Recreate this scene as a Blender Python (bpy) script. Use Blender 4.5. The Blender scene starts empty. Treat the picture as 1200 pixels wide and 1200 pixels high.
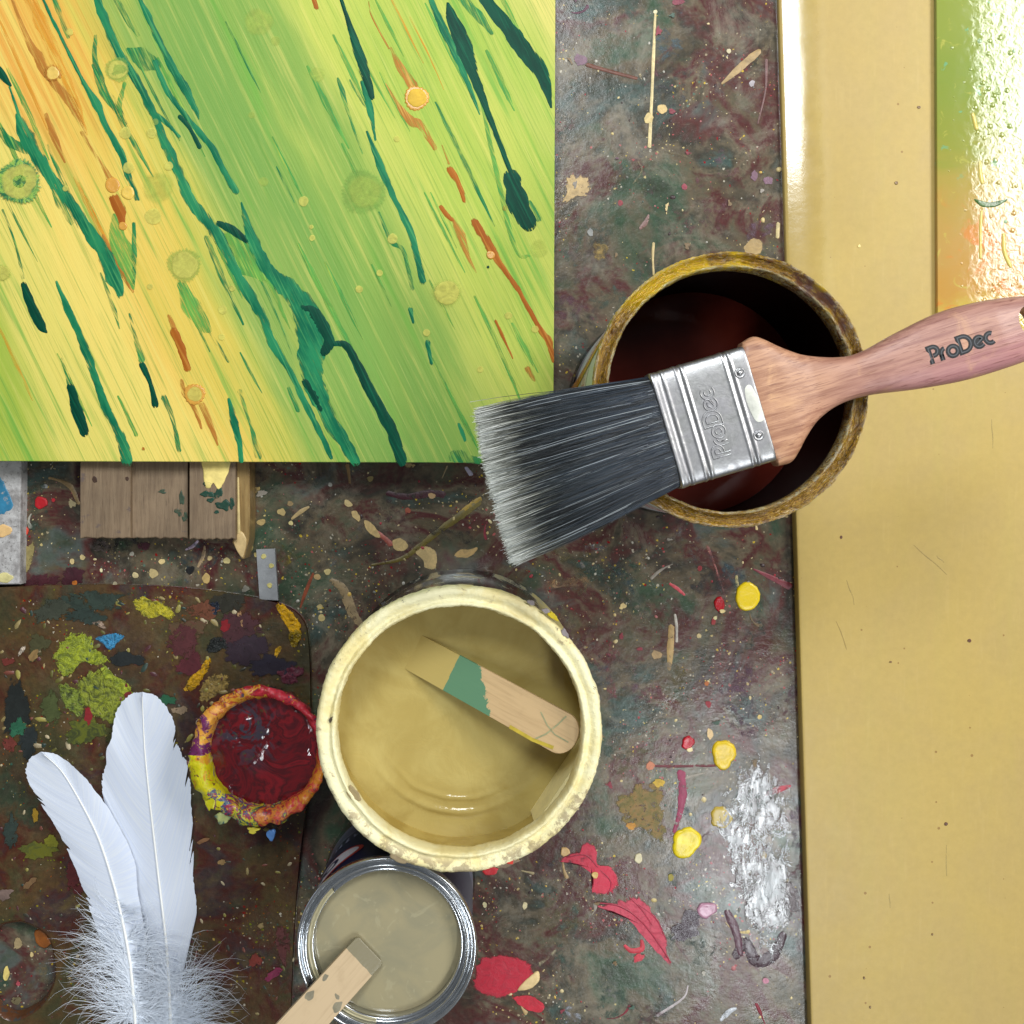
import bpy, bmesh, math, random
from math import sin, cos, pi, radians
from mathutils import Vector, Matrix, noise as mnoise

random.seed(7)
SC = bpy.context.scene
COL = SC.collection

# ------------------------------------------------------------------ camera
K = 0.00083            # tangent of the view angle per photograph pixel (1200 px wide)
D0 = 0.549             # camera height above the tabletop (m)
NX, NY = 560.0, 560.0  # photograph pixel straight below the camera

cam_d = bpy.data.cameras.new("camera")
cam_d.sensor_width = 36.0
cam_d.lens = 36.0 / (1200 * K)
cam_d.shift_x = (600 - NX) / 1200.0
cam_d.shift_y = -(600 - NY) / 1200.0
cam_d.clip_start = 0.01
cam_d.clip_end = 50.0
cam = bpy.data.objects.new("camera", cam_d)
cam.location = (0, 0, D0)
COL.objects.link(cam)
SC.camera = cam

# ------------------------------------------------------------------ light
world = bpy.data.worlds.new("World")
SC.world = world
world.use_nodes = True
bg = world.node_tree.nodes["Background"]
bg.inputs[0].default_value = (0.93, 0.97, 1.0, 1)
bg.inputs[1].default_value = 0.16


def lamp(name, loc, size_x, size_y, power, color, target=(0, 0, 0)):
    ld = bpy.data.lights.new(name, 'AREA')
    ld.shape = 'RECTANGLE'
    ld.size = size_x
    ld.size_y = size_y
    ld.energy = power
    ld.color = color
    lo = bpy.data.objects.new(name, ld)
    lo.location = loc
    d = Vector(target) - Vector(loc)
    lo.rotation_euler = d.to_track_quat('-Z', 'Y').to_euler()
    COL.objects.link(lo)
    return lo


# studio windows / roof lights around the bench
lamp("roof_window_light", (1.26, 0.73, 1.25), 0.76, 0.84, 36, (1.0, 0.985, 0.96), (1.26, 0.73, 0.0))
lamp("narrow_window_light", (0.455, -0.66, 1.2), 0.15, 0.46, 6.2, (0.92, 0.97, 1.0), (0.455, -0.66, 0.0))
lamp("overhead_window_light", (-0.08, 0.80, 1.25), 0.28, 0.56, 14.0, (0.92, 0.97, 1.0), (-0.08, 0.80, 0.0))

cy_ = SC.cycles
cy_.use_adaptive_sampling = True
cy_.adaptive_threshold = 0.02
cy_.max_bounces = 5
cy_.diffuse_bounces = 3
cy_.glossy_bounces = 3
cy_.transmission_bounces = 3
cy_.transparent_max_bounces = 10
cy_.caustics_reflective = False
cy_.caustics_refractive = False
vs = SC.view_settings
vs.view_transform = 'Standard'
vs.look = 'None'
vs.exposure = 0.14
vs.gamma = 1.0
vs.use_curve_mapping = False


# ------------------------------------------------------------------ helpers
def S(r, g, b):
    def f(c):
        c = c / 255.0
        return c / 12.92 if c <= 0.04045 else ((c + 0.055) / 1.055) ** 2.4
    return (f(r), f(g), f(b), 1.0)


def P(px, py, z=0.0):
    """photograph pixel -> world point at height z"""
    s = K * (D0 - z)
    return Vector(((px - NX) * s, -(py - NY) * s, z))


def thing(name, label, cat, loc, rotz=0.0, group=None):
    o = bpy.data.objects.new(name, None)
    o.empty_display_size = 0.01
    o.location = loc
    o.rotation_euler = (0, 0, rotz)
    o["label"] = label
    o["category"] = cat
    if group:
        o["group"] = group
    COL.objects.link(o)
    return o


def world_loc(o):
    v = Vector((0, 0, 0))
    while o is not None:
        v += o.location
        o = o.parent
    return v


def obj(name, verts, faces, mat, parent=None, origin=None, smooth=True, local=False, uvs=None, midx=None):
    """one mesh object; verts are world points unless local"""
    base = Vector((0, 0, 0))
    if not local:
        base = Vector(origin) if origin is not None else (world_loc(parent) if parent else Vector((0, 0, 0)))
    me = bpy.data.meshes.new(name)
    me.from_pydata([tuple(Vector(v) - base) for v in verts], [], faces)
    if uvs is not None:
        uvl = me.uv_layers.new(name="UVMap")
        for lp in me.loops:
            uvl.data[lp.index].uv = uvs[lp.vertex_index]
    mats = mat if isinstance(mat, (list, tuple)) else [mat]
    for m in mats:
        me.materials.append(m)
    if midx is not None:
        me.polygons.foreach_set("material_index", midx)
    if smooth:
        me.polygons.foreach_set("use_smooth", [True] * len(me.polygons))
    me.update()
    bm = bmesh.new()
    bm.from_mesh(me)
    bmesh.ops.recalc_face_normals(bm, faces=bm.faces)
    bm.to_mesh(me)
    bm.free()
    o = bpy.data.objects.new(name, me)
    COL.objects.link(o)
    if parent is not None:
        o.parent = parent
        if not local:
            o.location = base - world_loc(parent)
    elif not local:
        o.location = base
    return o


def autosmooth(o, ang=35):
    me = o.data
    bm = bmesh.new()
    bm.from_mesh(me)
    a = radians(ang)
    for e in bm.edges:
        if len(e.link_faces) == 2 and e.calc_face_angle(0) > a:
            e.smooth = False
    bm.to_mesh(me)
    bm.free()


def catmull(pts, n, closed=False):
    """resample a polyline of tuples with Catmull-Rom"""
    m = len(pts)
    out = []
    segs = m if closed else m - 1
    per = max(2, n // segs)
    for i in range(segs):
        if closed:
            p0, p1, p2, p3 = pts[(i - 1) % m], pts[i], pts[(i + 1) % m], pts[(i + 2) % m]
        else:
            p0, p1, p2, p3 = pts[max(i - 1, 0)], pts[i], pts[i + 1], pts[min(i + 2, m - 1)]
        for j in range(per):
            t = j / per
            out.append(tuple(0.5 * ((2 * b) + (-a + c) * t + (2 * a - 5 * b + 4 * c - d) * t * t + (-a + 3 * b - 3 * c + d) * t ** 3)
                             for a, b, c, d in zip(p0, p1, p2, p3)))
    if not closed:
        out.append(tuple(pts[-1]))
    return out


def interp(xs, ys, x):
    if x <= xs[0]:
        return ys[0]
    for i in range(1, len(xs)):
        if x <= xs[i]:
            t = (x - xs[i - 1]) / (xs[i] - xs[i - 1])
            return ys[i - 1] * (1 - t) + ys[i] * t
    return ys[-1]


# ------------------------------------------------------------------ node helpers
def nd(nt, typ, ins=None, **props):
    n = nt.nodes.new(typ)
    for k, v in props.items():
        setattr(n, k, v)
    for k, v in (ins or {}).items():
        sock = n.inputs[k]
        if isinstance(v, bpy.types.NodeSocket):
            nt.links.new(v, sock)
        else:
            sock.default_value = v
    return n


def mth(nt, op, a, b=0.0, c=0.0, clamp=False):
    n = nd(nt, 'ShaderNodeMath', {0: a, 1: b, 2: c}, operation=op, use_clamp=clamp)
    return n.outputs[0]


def mixc(nt, f, a, b, blend='MIX'):
    n = nt.nodes.new('ShaderNodeMix')
    n.data_type = 'RGBA'
    n.blend_type = blend
    for i, v in ((0, f), (6, a), (7, b)):
        if isinstance(v, bpy.types.NodeSocket):
            nt.links.new(v, n.inputs[i])
        else:
            n.inputs[i].default_value = v
    return n.outputs[2]


def ramp(nt, fac, stops, interp_='LINEAR'):
    n = nd(nt, 'ShaderNodeValToRGB', {0: fac})
    cr = n.color_ramp
    cr.interpolation = interp_
    while len(cr.elements) < len(stops):
        cr.elements.new(0.5)
    for e, (p, c) in zip(cr.elements, stops):
        e.position = p
        e.color = c if len(c) == 4 else (c[0], c[1], c[2], 1)
    return n.outputs[0]


def step(nt, x, lo, hi, top=1.0):
    n = nd(nt, 'ShaderNodeMapRange', {0: x, 1: lo, 2: hi, 3: 0.0, 4: top}, interpolation_type='SMOOTHSTEP')
    return n.outputs[0]


def noise(nt, vec, scale, detail=4.0, rough=0.55, dist=0.0):
    n = nd(nt, 'ShaderNodeTexNoise', {'Vector': vec, 'Scale': scale, 'Detail': detail, 'Roughness': rough, 'Distortion': dist})
    return n.outputs[0]


def newmat(name):
    m = bpy.data.materials.new(name)
    m.use_nodes = True
    nt = m.node_tree
    b = nt.nodes["Principled BSDF"]
    return m, nt, b


def setb(nt, b, **kw):
    names = dict(col='Base Color', rough='Roughness', metal='Metallic', normal='Normal', spec='Specular IOR Level',
                 coat='Coat Weight', coatr='Coat Roughness', trans='Transmission Weight', sss='Subsurface Weight')
    for k, v in kw.items():
        s = b.inputs[names[k]]
        if isinstance(v, bpy.types.NodeSocket):
            nt.links.new(v, s)
        else:
            s.default_value = v


def bump(nt, h, strength, dist=0.001, normal=None):
    ins = {'Height': h, 'Strength': strength, 'Distance': dist}
    if normal is not None:
        ins['Normal'] = normal
    return nd(nt, 'ShaderNodeBump', ins).outputs[0]


def objco(nt, rand=False):
    tc = nd(nt, 'ShaderNodeTexCoord').outputs['Object']
    if not rand:
        return tc
    r = nd(nt, 'ShaderNodeObjectInfo').outputs['Random']
    r = mth(nt, 'MULTIPLY', r, 7.0)
    cx = nd(nt, 'ShaderNodeCombineXYZ', {0: r, 1: r, 2: r}).outputs[0]
    return nd(nt, 'ShaderNodeVectorMath', {0: tc, 1: cx}, operation='ADD').outputs[0]


def shade(nt, col, f):
    """multiply a colour by a scalar socket"""
    g = nd(nt, 'ShaderNodeCombineColor', {0: f, 1: f, 2: f}).outputs[0]
    return mixc(nt, 1.0, col, g, 'MULTIPLY')


_pm = {}


def pm(rgb, rough=0.42, worn=0.0, under=(66, 60, 54), var=0.35, bmp=0.25, spec=0.5, alt=None):
    """dried paint of one colour: mottled, a little bumpy, worn through in places"""
    key = (rgb, rough, worn, under, var, bmp, spec, alt)
    if key in _pm:
        return _pm[key]
    m, nt, b = newmat("paint_%d_%d_%d" % rgb)
    co = objco(nt, True)
    n1 = noise(nt, co, 160, 6, 0.6, 0.4)
    f = nd(nt, 'ShaderNodeMapRange', {0: n1, 1: 0.25, 2: 0.75, 3: 1 - var, 4: 1 + var * 0.45}).outputs[0]
    c = shade(nt, S(*rgb), f)
    if alt:
        c = mixc(nt, step(nt, noise(nt, co, 70, 5, 0.6, 1.2), 0.47, 0.56), c, S(*alt))
    if worn > 0:
        n3 = noise(nt, co, 230, 8, 0.72)
        k = step(nt, n3, 0.72 - 0.35 * worn, 0.80 - 0.35 * worn)
        c = mixc(nt, k, c, S(*under))
    h = noise(nt, co, 420, 5, 0.6)
    setb(nt, b, col=c, rough=rough, spec=spec, normal=bump(nt, h, bmp, 0.0008))
    _pm[key] = m
    return m


_sm = {}


def soft(rgb, worn=0.4, rough=0.4, streak=False, under=None, amax=0.94, scale=210, spec=0.5, c2=None, edge=0.10):
    """thin, rubbed-away paint: coverage breaks up with noise and thins out to the outline (UV.x = 1)"""
    key = (rgb, worn, rough, streak, amax, scale, c2, edge)
    if key in _sm:
        return _sm[key]
    m, nt, b = newmat("rubbed_paint_%d_%d_%d" % rgb)
    if streak:
        geo = nd(nt, 'ShaderNodeNewGeometry').outputs['Position']
        u_ = nd(nt, 'ShaderNodeVectorMath', {0: geo, 1: (0.899, 0.438, 0)}, operation='DOT_PRODUCT').outputs['Value']
        v_ = nd(nt, 'ShaderNodeVectorMath', {0: geo, 1: (0.438, -0.899, 0)}, operation='DOT_PRODUCT').outputs['Value']
        co = nd(nt, 'ShaderNodeCombineXYZ', {0: mth(nt, 'MULTIPLY', u_, 850), 1: mth(nt, 'MULTIPLY', v_, 34), 2: 1.0}).outputs[0]
        n = noise(nt, co, 1.0, 4, 0.62)
        nc = noise(nt, co, 0.35, 3, 0.6)
    else:
        co = objco(nt, True)
        n = noise(nt, co, scale, 7, 0.74, 0.4)
        nc = noise(nt, co, 170, 6, 0.75, 1.0)
    uv = nd(nt, 'ShaderNodeTexCoord').outputs['UV']
    sx = nd(nt, 'ShaderNodeSeparateXYZ', {0: uv}).outputs[0]
    inn = mth(nt, 'MINIMUM', mth(nt, 'MULTIPLY', mth(nt, 'SUBTRACT', 1.0, sx), 1.1), 0.36)
    g = 1.0 if (worn >= 0.3 or streak) else 0.4
    nk = mth(nt, 'MULTIPLY_ADD', n, g, 0.5 - 0.5 * g)
    if worn >= 0.5 and edge == 0.10:
        edge = 0.30
    a = step(nt, mth(nt, 'ADD', nk, inn), 0.56 + worn * 0.40, 0.56 + worn * 0.40 + edge, amax)
    c = shade(nt, S(*rgb), nd(nt, 'ShaderNodeMapRange', {0: nc, 1: 0.3, 2: 0.7, 3: 0.60, 4: 1.22}).outputs[0])
    if c2 is not None:
        c = mixc(nt, step(nt, nc, 0.42, 0.60), c, S(*c2))
    setb(nt, b, col=c, rough=rough, spec=spec, normal=bump(nt, nc, 0.35, 0.0008))
    nt.links.new(a, b.inputs['Alpha'])
    _sm[key] = m
    return m


# ------------------------------------------------------------------ mesh builders
def lathe(profile, seg, centre, disp=None, arc=None, close=False):
    verts, faces = [], []
    n = len(profile)
    full = arc is None
    a0, a1 = (0, 2 * pi) if full else arc
    cnt = seg if full else seg + 1
    for j in range(cnt):
        th = a0 + (a1 - a0) * j / seg
        for i, (r, z) in enumerate(profile):
            dr = dz = 0.0
            if disp:
                dr, dz = disp(th, i, r, z)
            verts.append((centre[0] + (r + dr) * cos(th), centre[1] + (r + dr) * sin(th), centre[2] + z + dz))
    for j in range(seg):
        j2 = (j + 1) % cnt
        for i in range(n - 1 if not close else n):
            i2 = (i + 1) % n
            faces.append((j * n + i, j2 * n + i, j2 * n + i2, j * n + i2))
    return verts, faces


def disc(r, z, centre, rings=14, seg=72, hfun=None):
    verts = [(centre[0], centre[1], centre[2] + z + (hfun(0, 0) if hfun else 0))]
    faces = []
    for k in range(1, rings + 1):
        rr = r * k / rings
        for j in range(seg):
            th = 2 * pi * j / seg
            x, y = rr * cos(th), rr * sin(th)
            verts.append((centre[0] + x, centre[1] + y, centre[2] + z + (hfun(x, y) if hfun else 0)))
    for j in range(seg):
        faces.append((0, 1 + j, 1 + (j + 1) % seg))
    for k in range(rings - 1):
        for j in range(seg):
            a = 1 + k * seg + j
            b_ = 1 + k * seg + (j + 1) % seg
            faces.append((a, b_, b_ + seg, a + seg))
    return verts, faces


def box(x0, x1, y0, y1, z0, z1):
    v = [(x, y, z) for z in (z0, z1) for x, y in ((x0, y0), (x1, y0), (x1, y1), (x0, y1))]
    f = [(0, 3, 2, 1), (4, 5, 6, 7), (0, 1, 5, 4), (1, 2, 6, 5), (2, 3, 7, 6), (3, 0, 4, 7)]
    return v, f


def prism(bottom, z0, z1, bev=0.0):
    """upright prism over a list of (x, y), top edge optionally bevelled by scaling toward the centroid"""
    n = len(bottom)
    cx = sum(p[0] for p in bottom) / n
    cy = sum(p[1] for p in bottom) / n

    def ins(d):
        out = []
        for x, y in bottom:
            l = math.hypot(x - cx, y - cy) or 1
            out.append((x - (x - cx) / l * d, y - (y - cy) / l * d))
        return out
    rings = [(bottom, z0), (bottom, z1 - bev)]
    if bev > 0:
        rings += [(ins(bev * 0.35), z1 - bev * 0.3), (ins(bev), z1)]
    v, f = [], []
    for ring, z in rings:
        v += [(x, y, z) for x, y in ring]
    for k in range(len(rings) - 1):
        for i in range(n):
            j = (i + 1) % n
            f.append((k * n + i, k * n + j, (k + 1) * n + j, (k + 1) * n + i))
    f.append(tuple(range(n))[::-1])
    f.append(tuple((len(rings) - 1) * n + i for i in range(n)))
    return v, f


def ellipse_px(cx, cy, rx, ry, ang=0.0, n=20, jit=0.10, rnd=random):
    ph = [rnd.uniform(0, 6.28) for _ in range(4)]
    am = [rnd.uniform(0.3, 1) for _ in range(4)]
    out = []
    ca, sa = cos(radians(ang)), sin(radians(ang))
    for i in range(n):
        t = 2 * pi * i / n
        k = 1 + jit * (am[0] * sin(2 * t + ph[0]) + am[1] * sin(3 * t + ph[1]) + 0.6 * am[2] * sin(5 * t + ph[2]) + 0.4 * am[3] * sin(8 * t + ph[3]))
        x, y = rx * k * cos(t), ry * k * sin(t)
        out.append((cx + x * ca - y * sa, cy + x * sa + y * ca))
    return out


def splat(name, pts_px, z, h, mat, parent, n=40, rough_edge=0.05, lump=0.0, flat=None):
    """a flat pool of dried paint with a raised edge, outline in photograph pixels at height z"""
    o = catmull(pts_px, n, True)
    w = [P(x, y, z) for x, y in o]
    n = len(w)
    c = sum(w, Vector()) / n
    sd = random.uniform(0, 99)
    w = [c + (p - c) * (1 + rough_edge * mnoise.noise(Vector((p.x * 420, p.y * 420, sd))) + 0.6 * rough_edge * mnoise.noise(Vector((p.x * 1300, p.y * 1300, sd)))) for p in w]
    h *= random.uniform(0.85, 1.2)
    verts, faces, uvs = [], [], []
    for s, hh in ((1.0, -0.00012 if not flat else flat), (0.955, h * 0.75 if not flat else flat), (0.86, h if not flat else flat), (0.62, h * 0.9 if not flat else flat), (0.32, h * 0.85 if not flat else flat)):
        for p in w:
            uvs.append((s, 0.0))
            q = c + (p - c) * s
            lz = lump * mnoise.noise(Vector((q.x * 260, q.y * 260, sd))) if lump and s < 1 else 0
            verts.append((q.x, q.y, z + hh + lz * (1.1 - s * 0.6)))
    verts.append((c.x, c.y, z + (flat or h * 0.85)))
    uvs.append((0.0, 0.0))
    for k in range(4):
        for i in range(n):
            j = (i + 1) % n
            faces.append((k * n + i, k * n + j, (k + 1) * n + j, (k + 1) * n + i))
    for i in range(n):
        faces.append((4 * n + i, 4 * n + (i + 1) % n, 5 * n))
    return obj(name, verts, faces, mat, parent, origin=(c.x, c.y, z), uvs=uvs)


def stroke(name, pts, z, h, mat, parent, rag=0.18, per=7):
    """a dragged ribbon of paint: pts = (px, py, width px)"""
    o = catmull([tuple(map(float, p)) for p in pts], per * (len(pts) - 1))
    sd = random.uniform(0, 99)
    s = K * (D0 - z)
    verts, faces, uvs = [], [], []
    m = len(o)
    # rounded caps
    ext = []
    for i, (x, y, w_) in enumerate(o):
        a = o[max(i - 1, 0)]
        b_ = o[min(i + 1, m - 1)]
        dx, dy = b_[0] - a[0], b_[1] - a[1]
        l = math.hypot(dx, dy) or 1
        ext.append((x, y, max(w_, 0.6), dx / l, dy / l))
    f, l_ = ext[0], ext[-1]
    caps0 = [(f[0] - f[3] * f[2] * 0.5 * q, f[1] - f[4] * f[2] * 0.5 * q, f[2] * k, f[3], f[4]) for q, k in ((0.95, 0.25), (0.7, 0.72))]
    caps1 = [(l_[0] + l_[3] * l_[2] * 0.5 * q, l_[1] + l_[4] * l_[2] * 0.5 * q, l_[2] * k, l_[3], l_[4]) for q, k in ((0.7, 0.72), (0.95, 0.25))]
    ext = caps0 + ext + caps1
    mid = ext[len(ext) // 2]
    org = P(mid[0], mid[1], z)
    hh = h * random.uniform(0.8, 1.25)
    for i, (x, y, w_, dx, dy) in enumerate(ext):
        nx, ny = dy, -dx
        wl = w_ * 0.5 * (1 + rag * mnoise.noise(Vector((x * 0.07, y * 0.07, sd))) + rag * 0.35 * mnoise.noise(Vector((x * 0.22, y * 0.22, sd))))
        wr = w_ * 0.5 * (1 + rag * mnoise.noise(Vector((x * 0.07, y * 0.07, sd + 9))) + rag * 0.35 * mnoise.noise(Vector((x * 0.22, y * 0.22, sd + 5))))
        lh = hh * (0.6 + 0.4 * min(1, w_ / 8)) * (1 + 0.25 * mnoise.noise(Vector((x * 0.3, y * 0.3, sd))))
        for off, k in ((-wl, -0.00002 / max(lh, 1e-6)), (-wl * 0.82, 0.75), (0, 1.0), (wr * 0.82, 0.75), (wr, -0.00002 / max(lh, 1e-6))):
            q = P(x + nx * off, y + ny * off, z)
            verts.append((q.x, q.y, z + lh * k))
            uvs.append((abs(off) / max(wl, wr) if 1 < i < len(ext) - 2 else 1.0, 0.0))
    for i in range(len(ext) - 1):
        for j in range(4):
            a = i * 5 + j
            faces.append((a, a + 1, a + 6, a + 5))
    return obj(name, verts, faces, mat, parent, origin=org, uvs=uvs)


def tube(pts, r, sides=6, taper=None):
    """tube along 3D points"""
    verts, faces = [], []
    m = len(pts)
    pts = [Vector(p) for p in pts]
    for i, p in enumerate(pts):
        d = (pts[min(i + 1, m - 1)] - pts[max(i - 1, 0)])
        d.normalize()
        up = Vector((0, 0, 1)) if abs(d.z) < 0.95 else Vector((1, 0, 0))
        a = d.cross(up)
        a.normalize()
        b_ = a.cross(d)
        rr = r * (taper(i / (m - 1)) if taper else 1)
        for k in range(sides):
            t = 2 * pi * k / sides
            verts.append(tuple(p + a * (rr * cos(t)) + b_ * (rr * sin(t))))
    for i in range(m - 1):
        for k in range(sides):
            k2 = (k + 1) % sides
            faces.append((i * sides + k, i * sides + k2, (i + 1) * sides + k2, (i + 1) * sides + k))
    return verts, faces


class Acc:
    """collects geometry of one joined part"""
    def __init__(self):
        self.v, self.f, self.uv, self.mi = [], [], [], []

    def add(self, vf, uv=None, mi=0):
        v, f = vf
        b_ = len(self.v)
        self.v += list(v)
        self.f += [tuple(i + b_ for i in q) for q in f]
        self.mi += [mi] * len(f)
        if uv is not None:
            self.uv += uv


# ------------------------------------------------------------------ surface materials
def mottled(name, stops_a, stops_b, dust, speck_cols, sc=1.0, rough=(0.13, 0.36), dust_amt=0.4, fine=0.35, bmp=0.35):
    m, nt, b = newmat(name)
    co = objco(nt)
    n1 = noise(nt, co, 11 * sc, 5, 0.60, 0.6)
    off = nd(nt, 'ShaderNodeVectorMath', {0: co, 1: (3.3, 1.7, 0.4)}, operation='ADD').outputs[0]
    n2 = noise(nt, off, 20 * sc, 5, 0.62, 0.6)
    a = ramp(nt, n1, stops_a)
    bb = ramp(nt, n2, stops_b)
    off2 = nd(nt, 'ShaderNodeVectorMath', {0: co, 1: (-1.3, 5.7, 0.4)}, operation='ADD').outputs[0]
    n3 = noise(nt, off2, 24 * sc, 6, 0.66, 0.5)
    c = mixc(nt, step(nt, n3, 0.44, 0.56), a, bb)
    # dusty clouds
    off3 = nd(nt, 'ShaderNodeVectorMath', {0: co, 1: (7.1, -2.7, 0.9)}, operation='ADD').outputs[0]
    n4 = noise(nt, off3, 34 * sc, 8, 0.74, 0.5)
    c = mixc(nt, step(nt, n4, 0.50, 0.72, dust_amt), c, dust)
    # fine grain
    n5 = noise(nt, co, 380, 4, 0.75)
    f = nd(nt, 'ShaderNodeMapRange', {0: n5, 1: 0.25, 2: 0.75, 3: 1 - fine, 4: 1 + fine}).outputs[0]
    c = shade(nt, c, f)
    # drag marks
    mp = nd(nt, 'ShaderNodeMapping', {'Vector': co, 'Rotation': (0, 0, 0.5), 'Scale': (20, 160, 1)}).outputs[0]
    n6 = noise(nt, mp, 2.2, 5, 0.6, 0.3)
    c = mixc(nt, step(nt, n6, 0.62, 0.74, 0.25), c, dust)
    # paint mist: small dots in cells
    jit = nd(nt, 'ShaderNodeTexNoise', {'Vector': co, 'Scale': 900.0, 'Detail': 1.0})
    wob = nd(nt, 'ShaderNodeVectorMath', {0: jit.outputs[1], 1: (0.0014, 0.0014, 0)}, operation='MULTIPLY').outputs[0]
    cw = nd(nt, 'ShaderNodeVectorMath', {0: co, 1: wob}, operation='ADD').outputs[0]
    clus = step(nt, noise(nt, off3, 22, 3, 0.6), 0.40, 0.66, 0.45)
    for i, (scl, thr, rad) in enumerate(((310, 0.86, 0.22), (560, 0.84, 0.26))):
        vo = nd(nt, 'ShaderNodeTexVoronoi', {'Vector': cw, 'Scale': float(scl)}, voronoi_dimensions='2D')
        sp = nd(nt, 'ShaderNodeSeparateColor', {0: vo.outputs['Color']})
        r_, g_, b_ = sp.outputs
        inside = mth(nt, 'LESS_THAN', vo.outputs['Distance'], mth(nt, 'MULTIPLY', b_, rad))
        keep = mth(nt, 'GREATER_THAN', mth(nt, 'ADD', r_, clus), thr + 0.22)
        msk = mth(nt, 'MULTIPLY', mth(nt, 'MULTIPLY', inside, keep), 0.7)
        sc_ = ramp(nt, g_, [(k / len(speck_cols), cc) for k, cc in enumerate(speck_cols)], 'CONSTANT')
        c = mixc(nt, msk, c, sc_)
    h = noise(nt, co, 150, 6, 0.66)
    rg = nd(nt, 'ShaderNodeMapRange', {0: n4, 1: 0.3, 2: 0.7, 3: rough[0], 4: rough[1]}).outputs[0]
    c = nd(nt, 'ShaderNodeHueSaturation', {'Color': c, 'Saturation': 1.35, 'Value': 1.0}).outputs[0]
    setb(nt, b, col=c, rough=rg, spec=0.4, normal=bump(nt, h, bmp, 0.0012))
    return m


CREAM, SAND = (214, 190, 132), (186, 156, 108)
table_mat = mottled(
    "splattered_bench_paint",
    [(0.30, S(48, 44, 38)), (0.40, S(62, 76, 62)), (0.46, S(94, 86, 74)), (0.51, S(56, 54, 48)), (0.56, S(82, 58, 56)), (0.61, S(84, 88, 84)), (0.68, S(62, 72, 58)), (0.75, S(48, 42, 40))],
    [(0.32, S(54, 68, 56)), (0.42, S(88, 80, 68)), (0.48, S(76, 50, 50)), (0.53, S(100, 92, 80)), (0.58, S(60, 58, 50)), (0.64, S(66, 78, 74)), (0.74, S(46, 44, 38))],
    S(136, 130, 116), [S(205, 190, 150), S(170, 160, 140), S(196, 190, 176), S(150, 40, 50), S(210, 188, 120), S(90, 110, 100), S(180, 120, 120)], dust_amt=0.5, fine=0.28, bmp=0.20)

# ------------------------------------------------------------------ the bench top
tv, tf = box(-0.62, 0.70, -0.62, 0.62, -0.03, 0.0)
table = obj("tabletop", tv, tf, table_mat, smooth=False)
table["kind"] = "structure"
table["label"] = "dark workbench top covered in old paint splashes"

ZT = 0.0


_layer = [0]


def layer():
    _layer[0] += 1
    return 0.00004 + 0.0000023 * _layer[0]


def ts(px_pts, rgb, h=0.0004, worn=0.25, rough=0.42, lump=0.0, alt=None, n=40, edge=0.06, var=0.35):
    if h < 0.0007:
        return splat("paint_stain" if worn >= 0.3 else "paint_splash", px_pts, ZT, h, soft(rgb, worn=worn, rough=rough, c2=alt), table, n=n, rough_edge=0.3 if worn >= 0.3 else 0.1, flat=layer())
    return splat("paint_splash", px_pts, ZT, h, pm(rgb, rough=rough, worn=worn, alt=alt, var=var), table, n=n, rough_edge=edge, lump=lump)


def te(cx, cy, rx, ry, rgb, ang=0, jit=0.10, **kw):
    return ts(ellipse_px(cx, cy, rx, ry, ang, jit=jit), rgb, **kw)


def tl(pts, rgb, h=0.0004, worn=0.2, rag=0.25, rough=0.42, alt=None):
    if h < 0.0007:
        return stroke("paint_streak", pts, ZT, 0.00022, soft(rgb, worn=worn, rough=rough), table, rag=rag)
    return stroke("paint_streak", pts, ZT, h, pm(rgb, rough=rough, worn=worn, alt=alt), table, rag=rag)


# broad faint old stains under everything
rs = random.Random(99)
stain_cols = [(54, 78, 64), (100, 46, 54), (104, 100, 94), (78, 92, 108), (40, 36, 36), (122, 112, 96), (84, 38, 54), (92, 82, 44), (48, 72, 80), (88, 54, 74), (44, 66, 56)]
regs = [(650, 0, 925, 420), (290, 545, 720, 760), (640, 600, 945, 1200), (560, 1000, 760, 1200), (20, 540, 300, 700)]
ra = [(c_ - a_) * (d_ - b_) for a_, b_, c_, d_ in regs]
_st = random.getstate()
random.seed(4)
for i in range(90):
    a_, b_, c_, d_ = rs.choices(regs, ra)[0]
    ts(ellipse_px(rs.uniform(a_, c_), rs.uniform(b_, d_), rs.uniform(14, 60), rs.uniform(8, 34), rs.uniform(0, 180), jit=0.3, rnd=rs), rs.choice(stain_cols), worn=rs.uniform(0.5, 0.85), rough=rs.uniform(0.25, 0.5))
random.setstate(_st)

# --- upper strip between painting and yellow board
ts([(652, 240), (663, 226), (662, 210), (672, 203), (688, 205), (695, 217), (690, 231), (674, 233), (662, 240)], (196, 166, 112), worn=0.3)
tl([(768, 16, 3), (766, 60, 4.2), (764, 110, 3.6), (761, 172, 4.4)], (216, 196, 140), worn=0.05)
tl([(766, 285, 3.5), (765, 300, 3), (766, 322, 2.5)], (206, 182, 124), worn=0.05)
te(776, 128, 6.5, 6.5, (212, 182, 118), worn=0.1)
te(760, 139, 6.5, 6.5, (214, 190, 126), worn=0.1)
te(768, 14, 2.6, 2.8, (226, 214, 170), worn=0)
te(704, 292, 13, 14, (150, 122, 50), worn=0.5, lump=0.0003)
te(883, 290, 13, 12, (166, 138, 84), worn=0.2)
tl([(846, 98, 3), (862, 84, 9), (880, 68, 10), (890, 60, 7)], (168, 140, 92), worn=0.25)
tl([(888, 74, 5), (896, 60, 8), (906, 40, 4)], (128, 112, 74), worn=0.55)
te(680, 70, 10, 8, (124, 92, 108), worn=0.3)
tl([(688, 76, 6), (712, 83, 5), (746, 92, 4)], (108, 64, 48), worn=0.2)
te(845, 184, 9, 12, (92, 56, 74), worn=0.6, jit=0.3)
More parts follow.
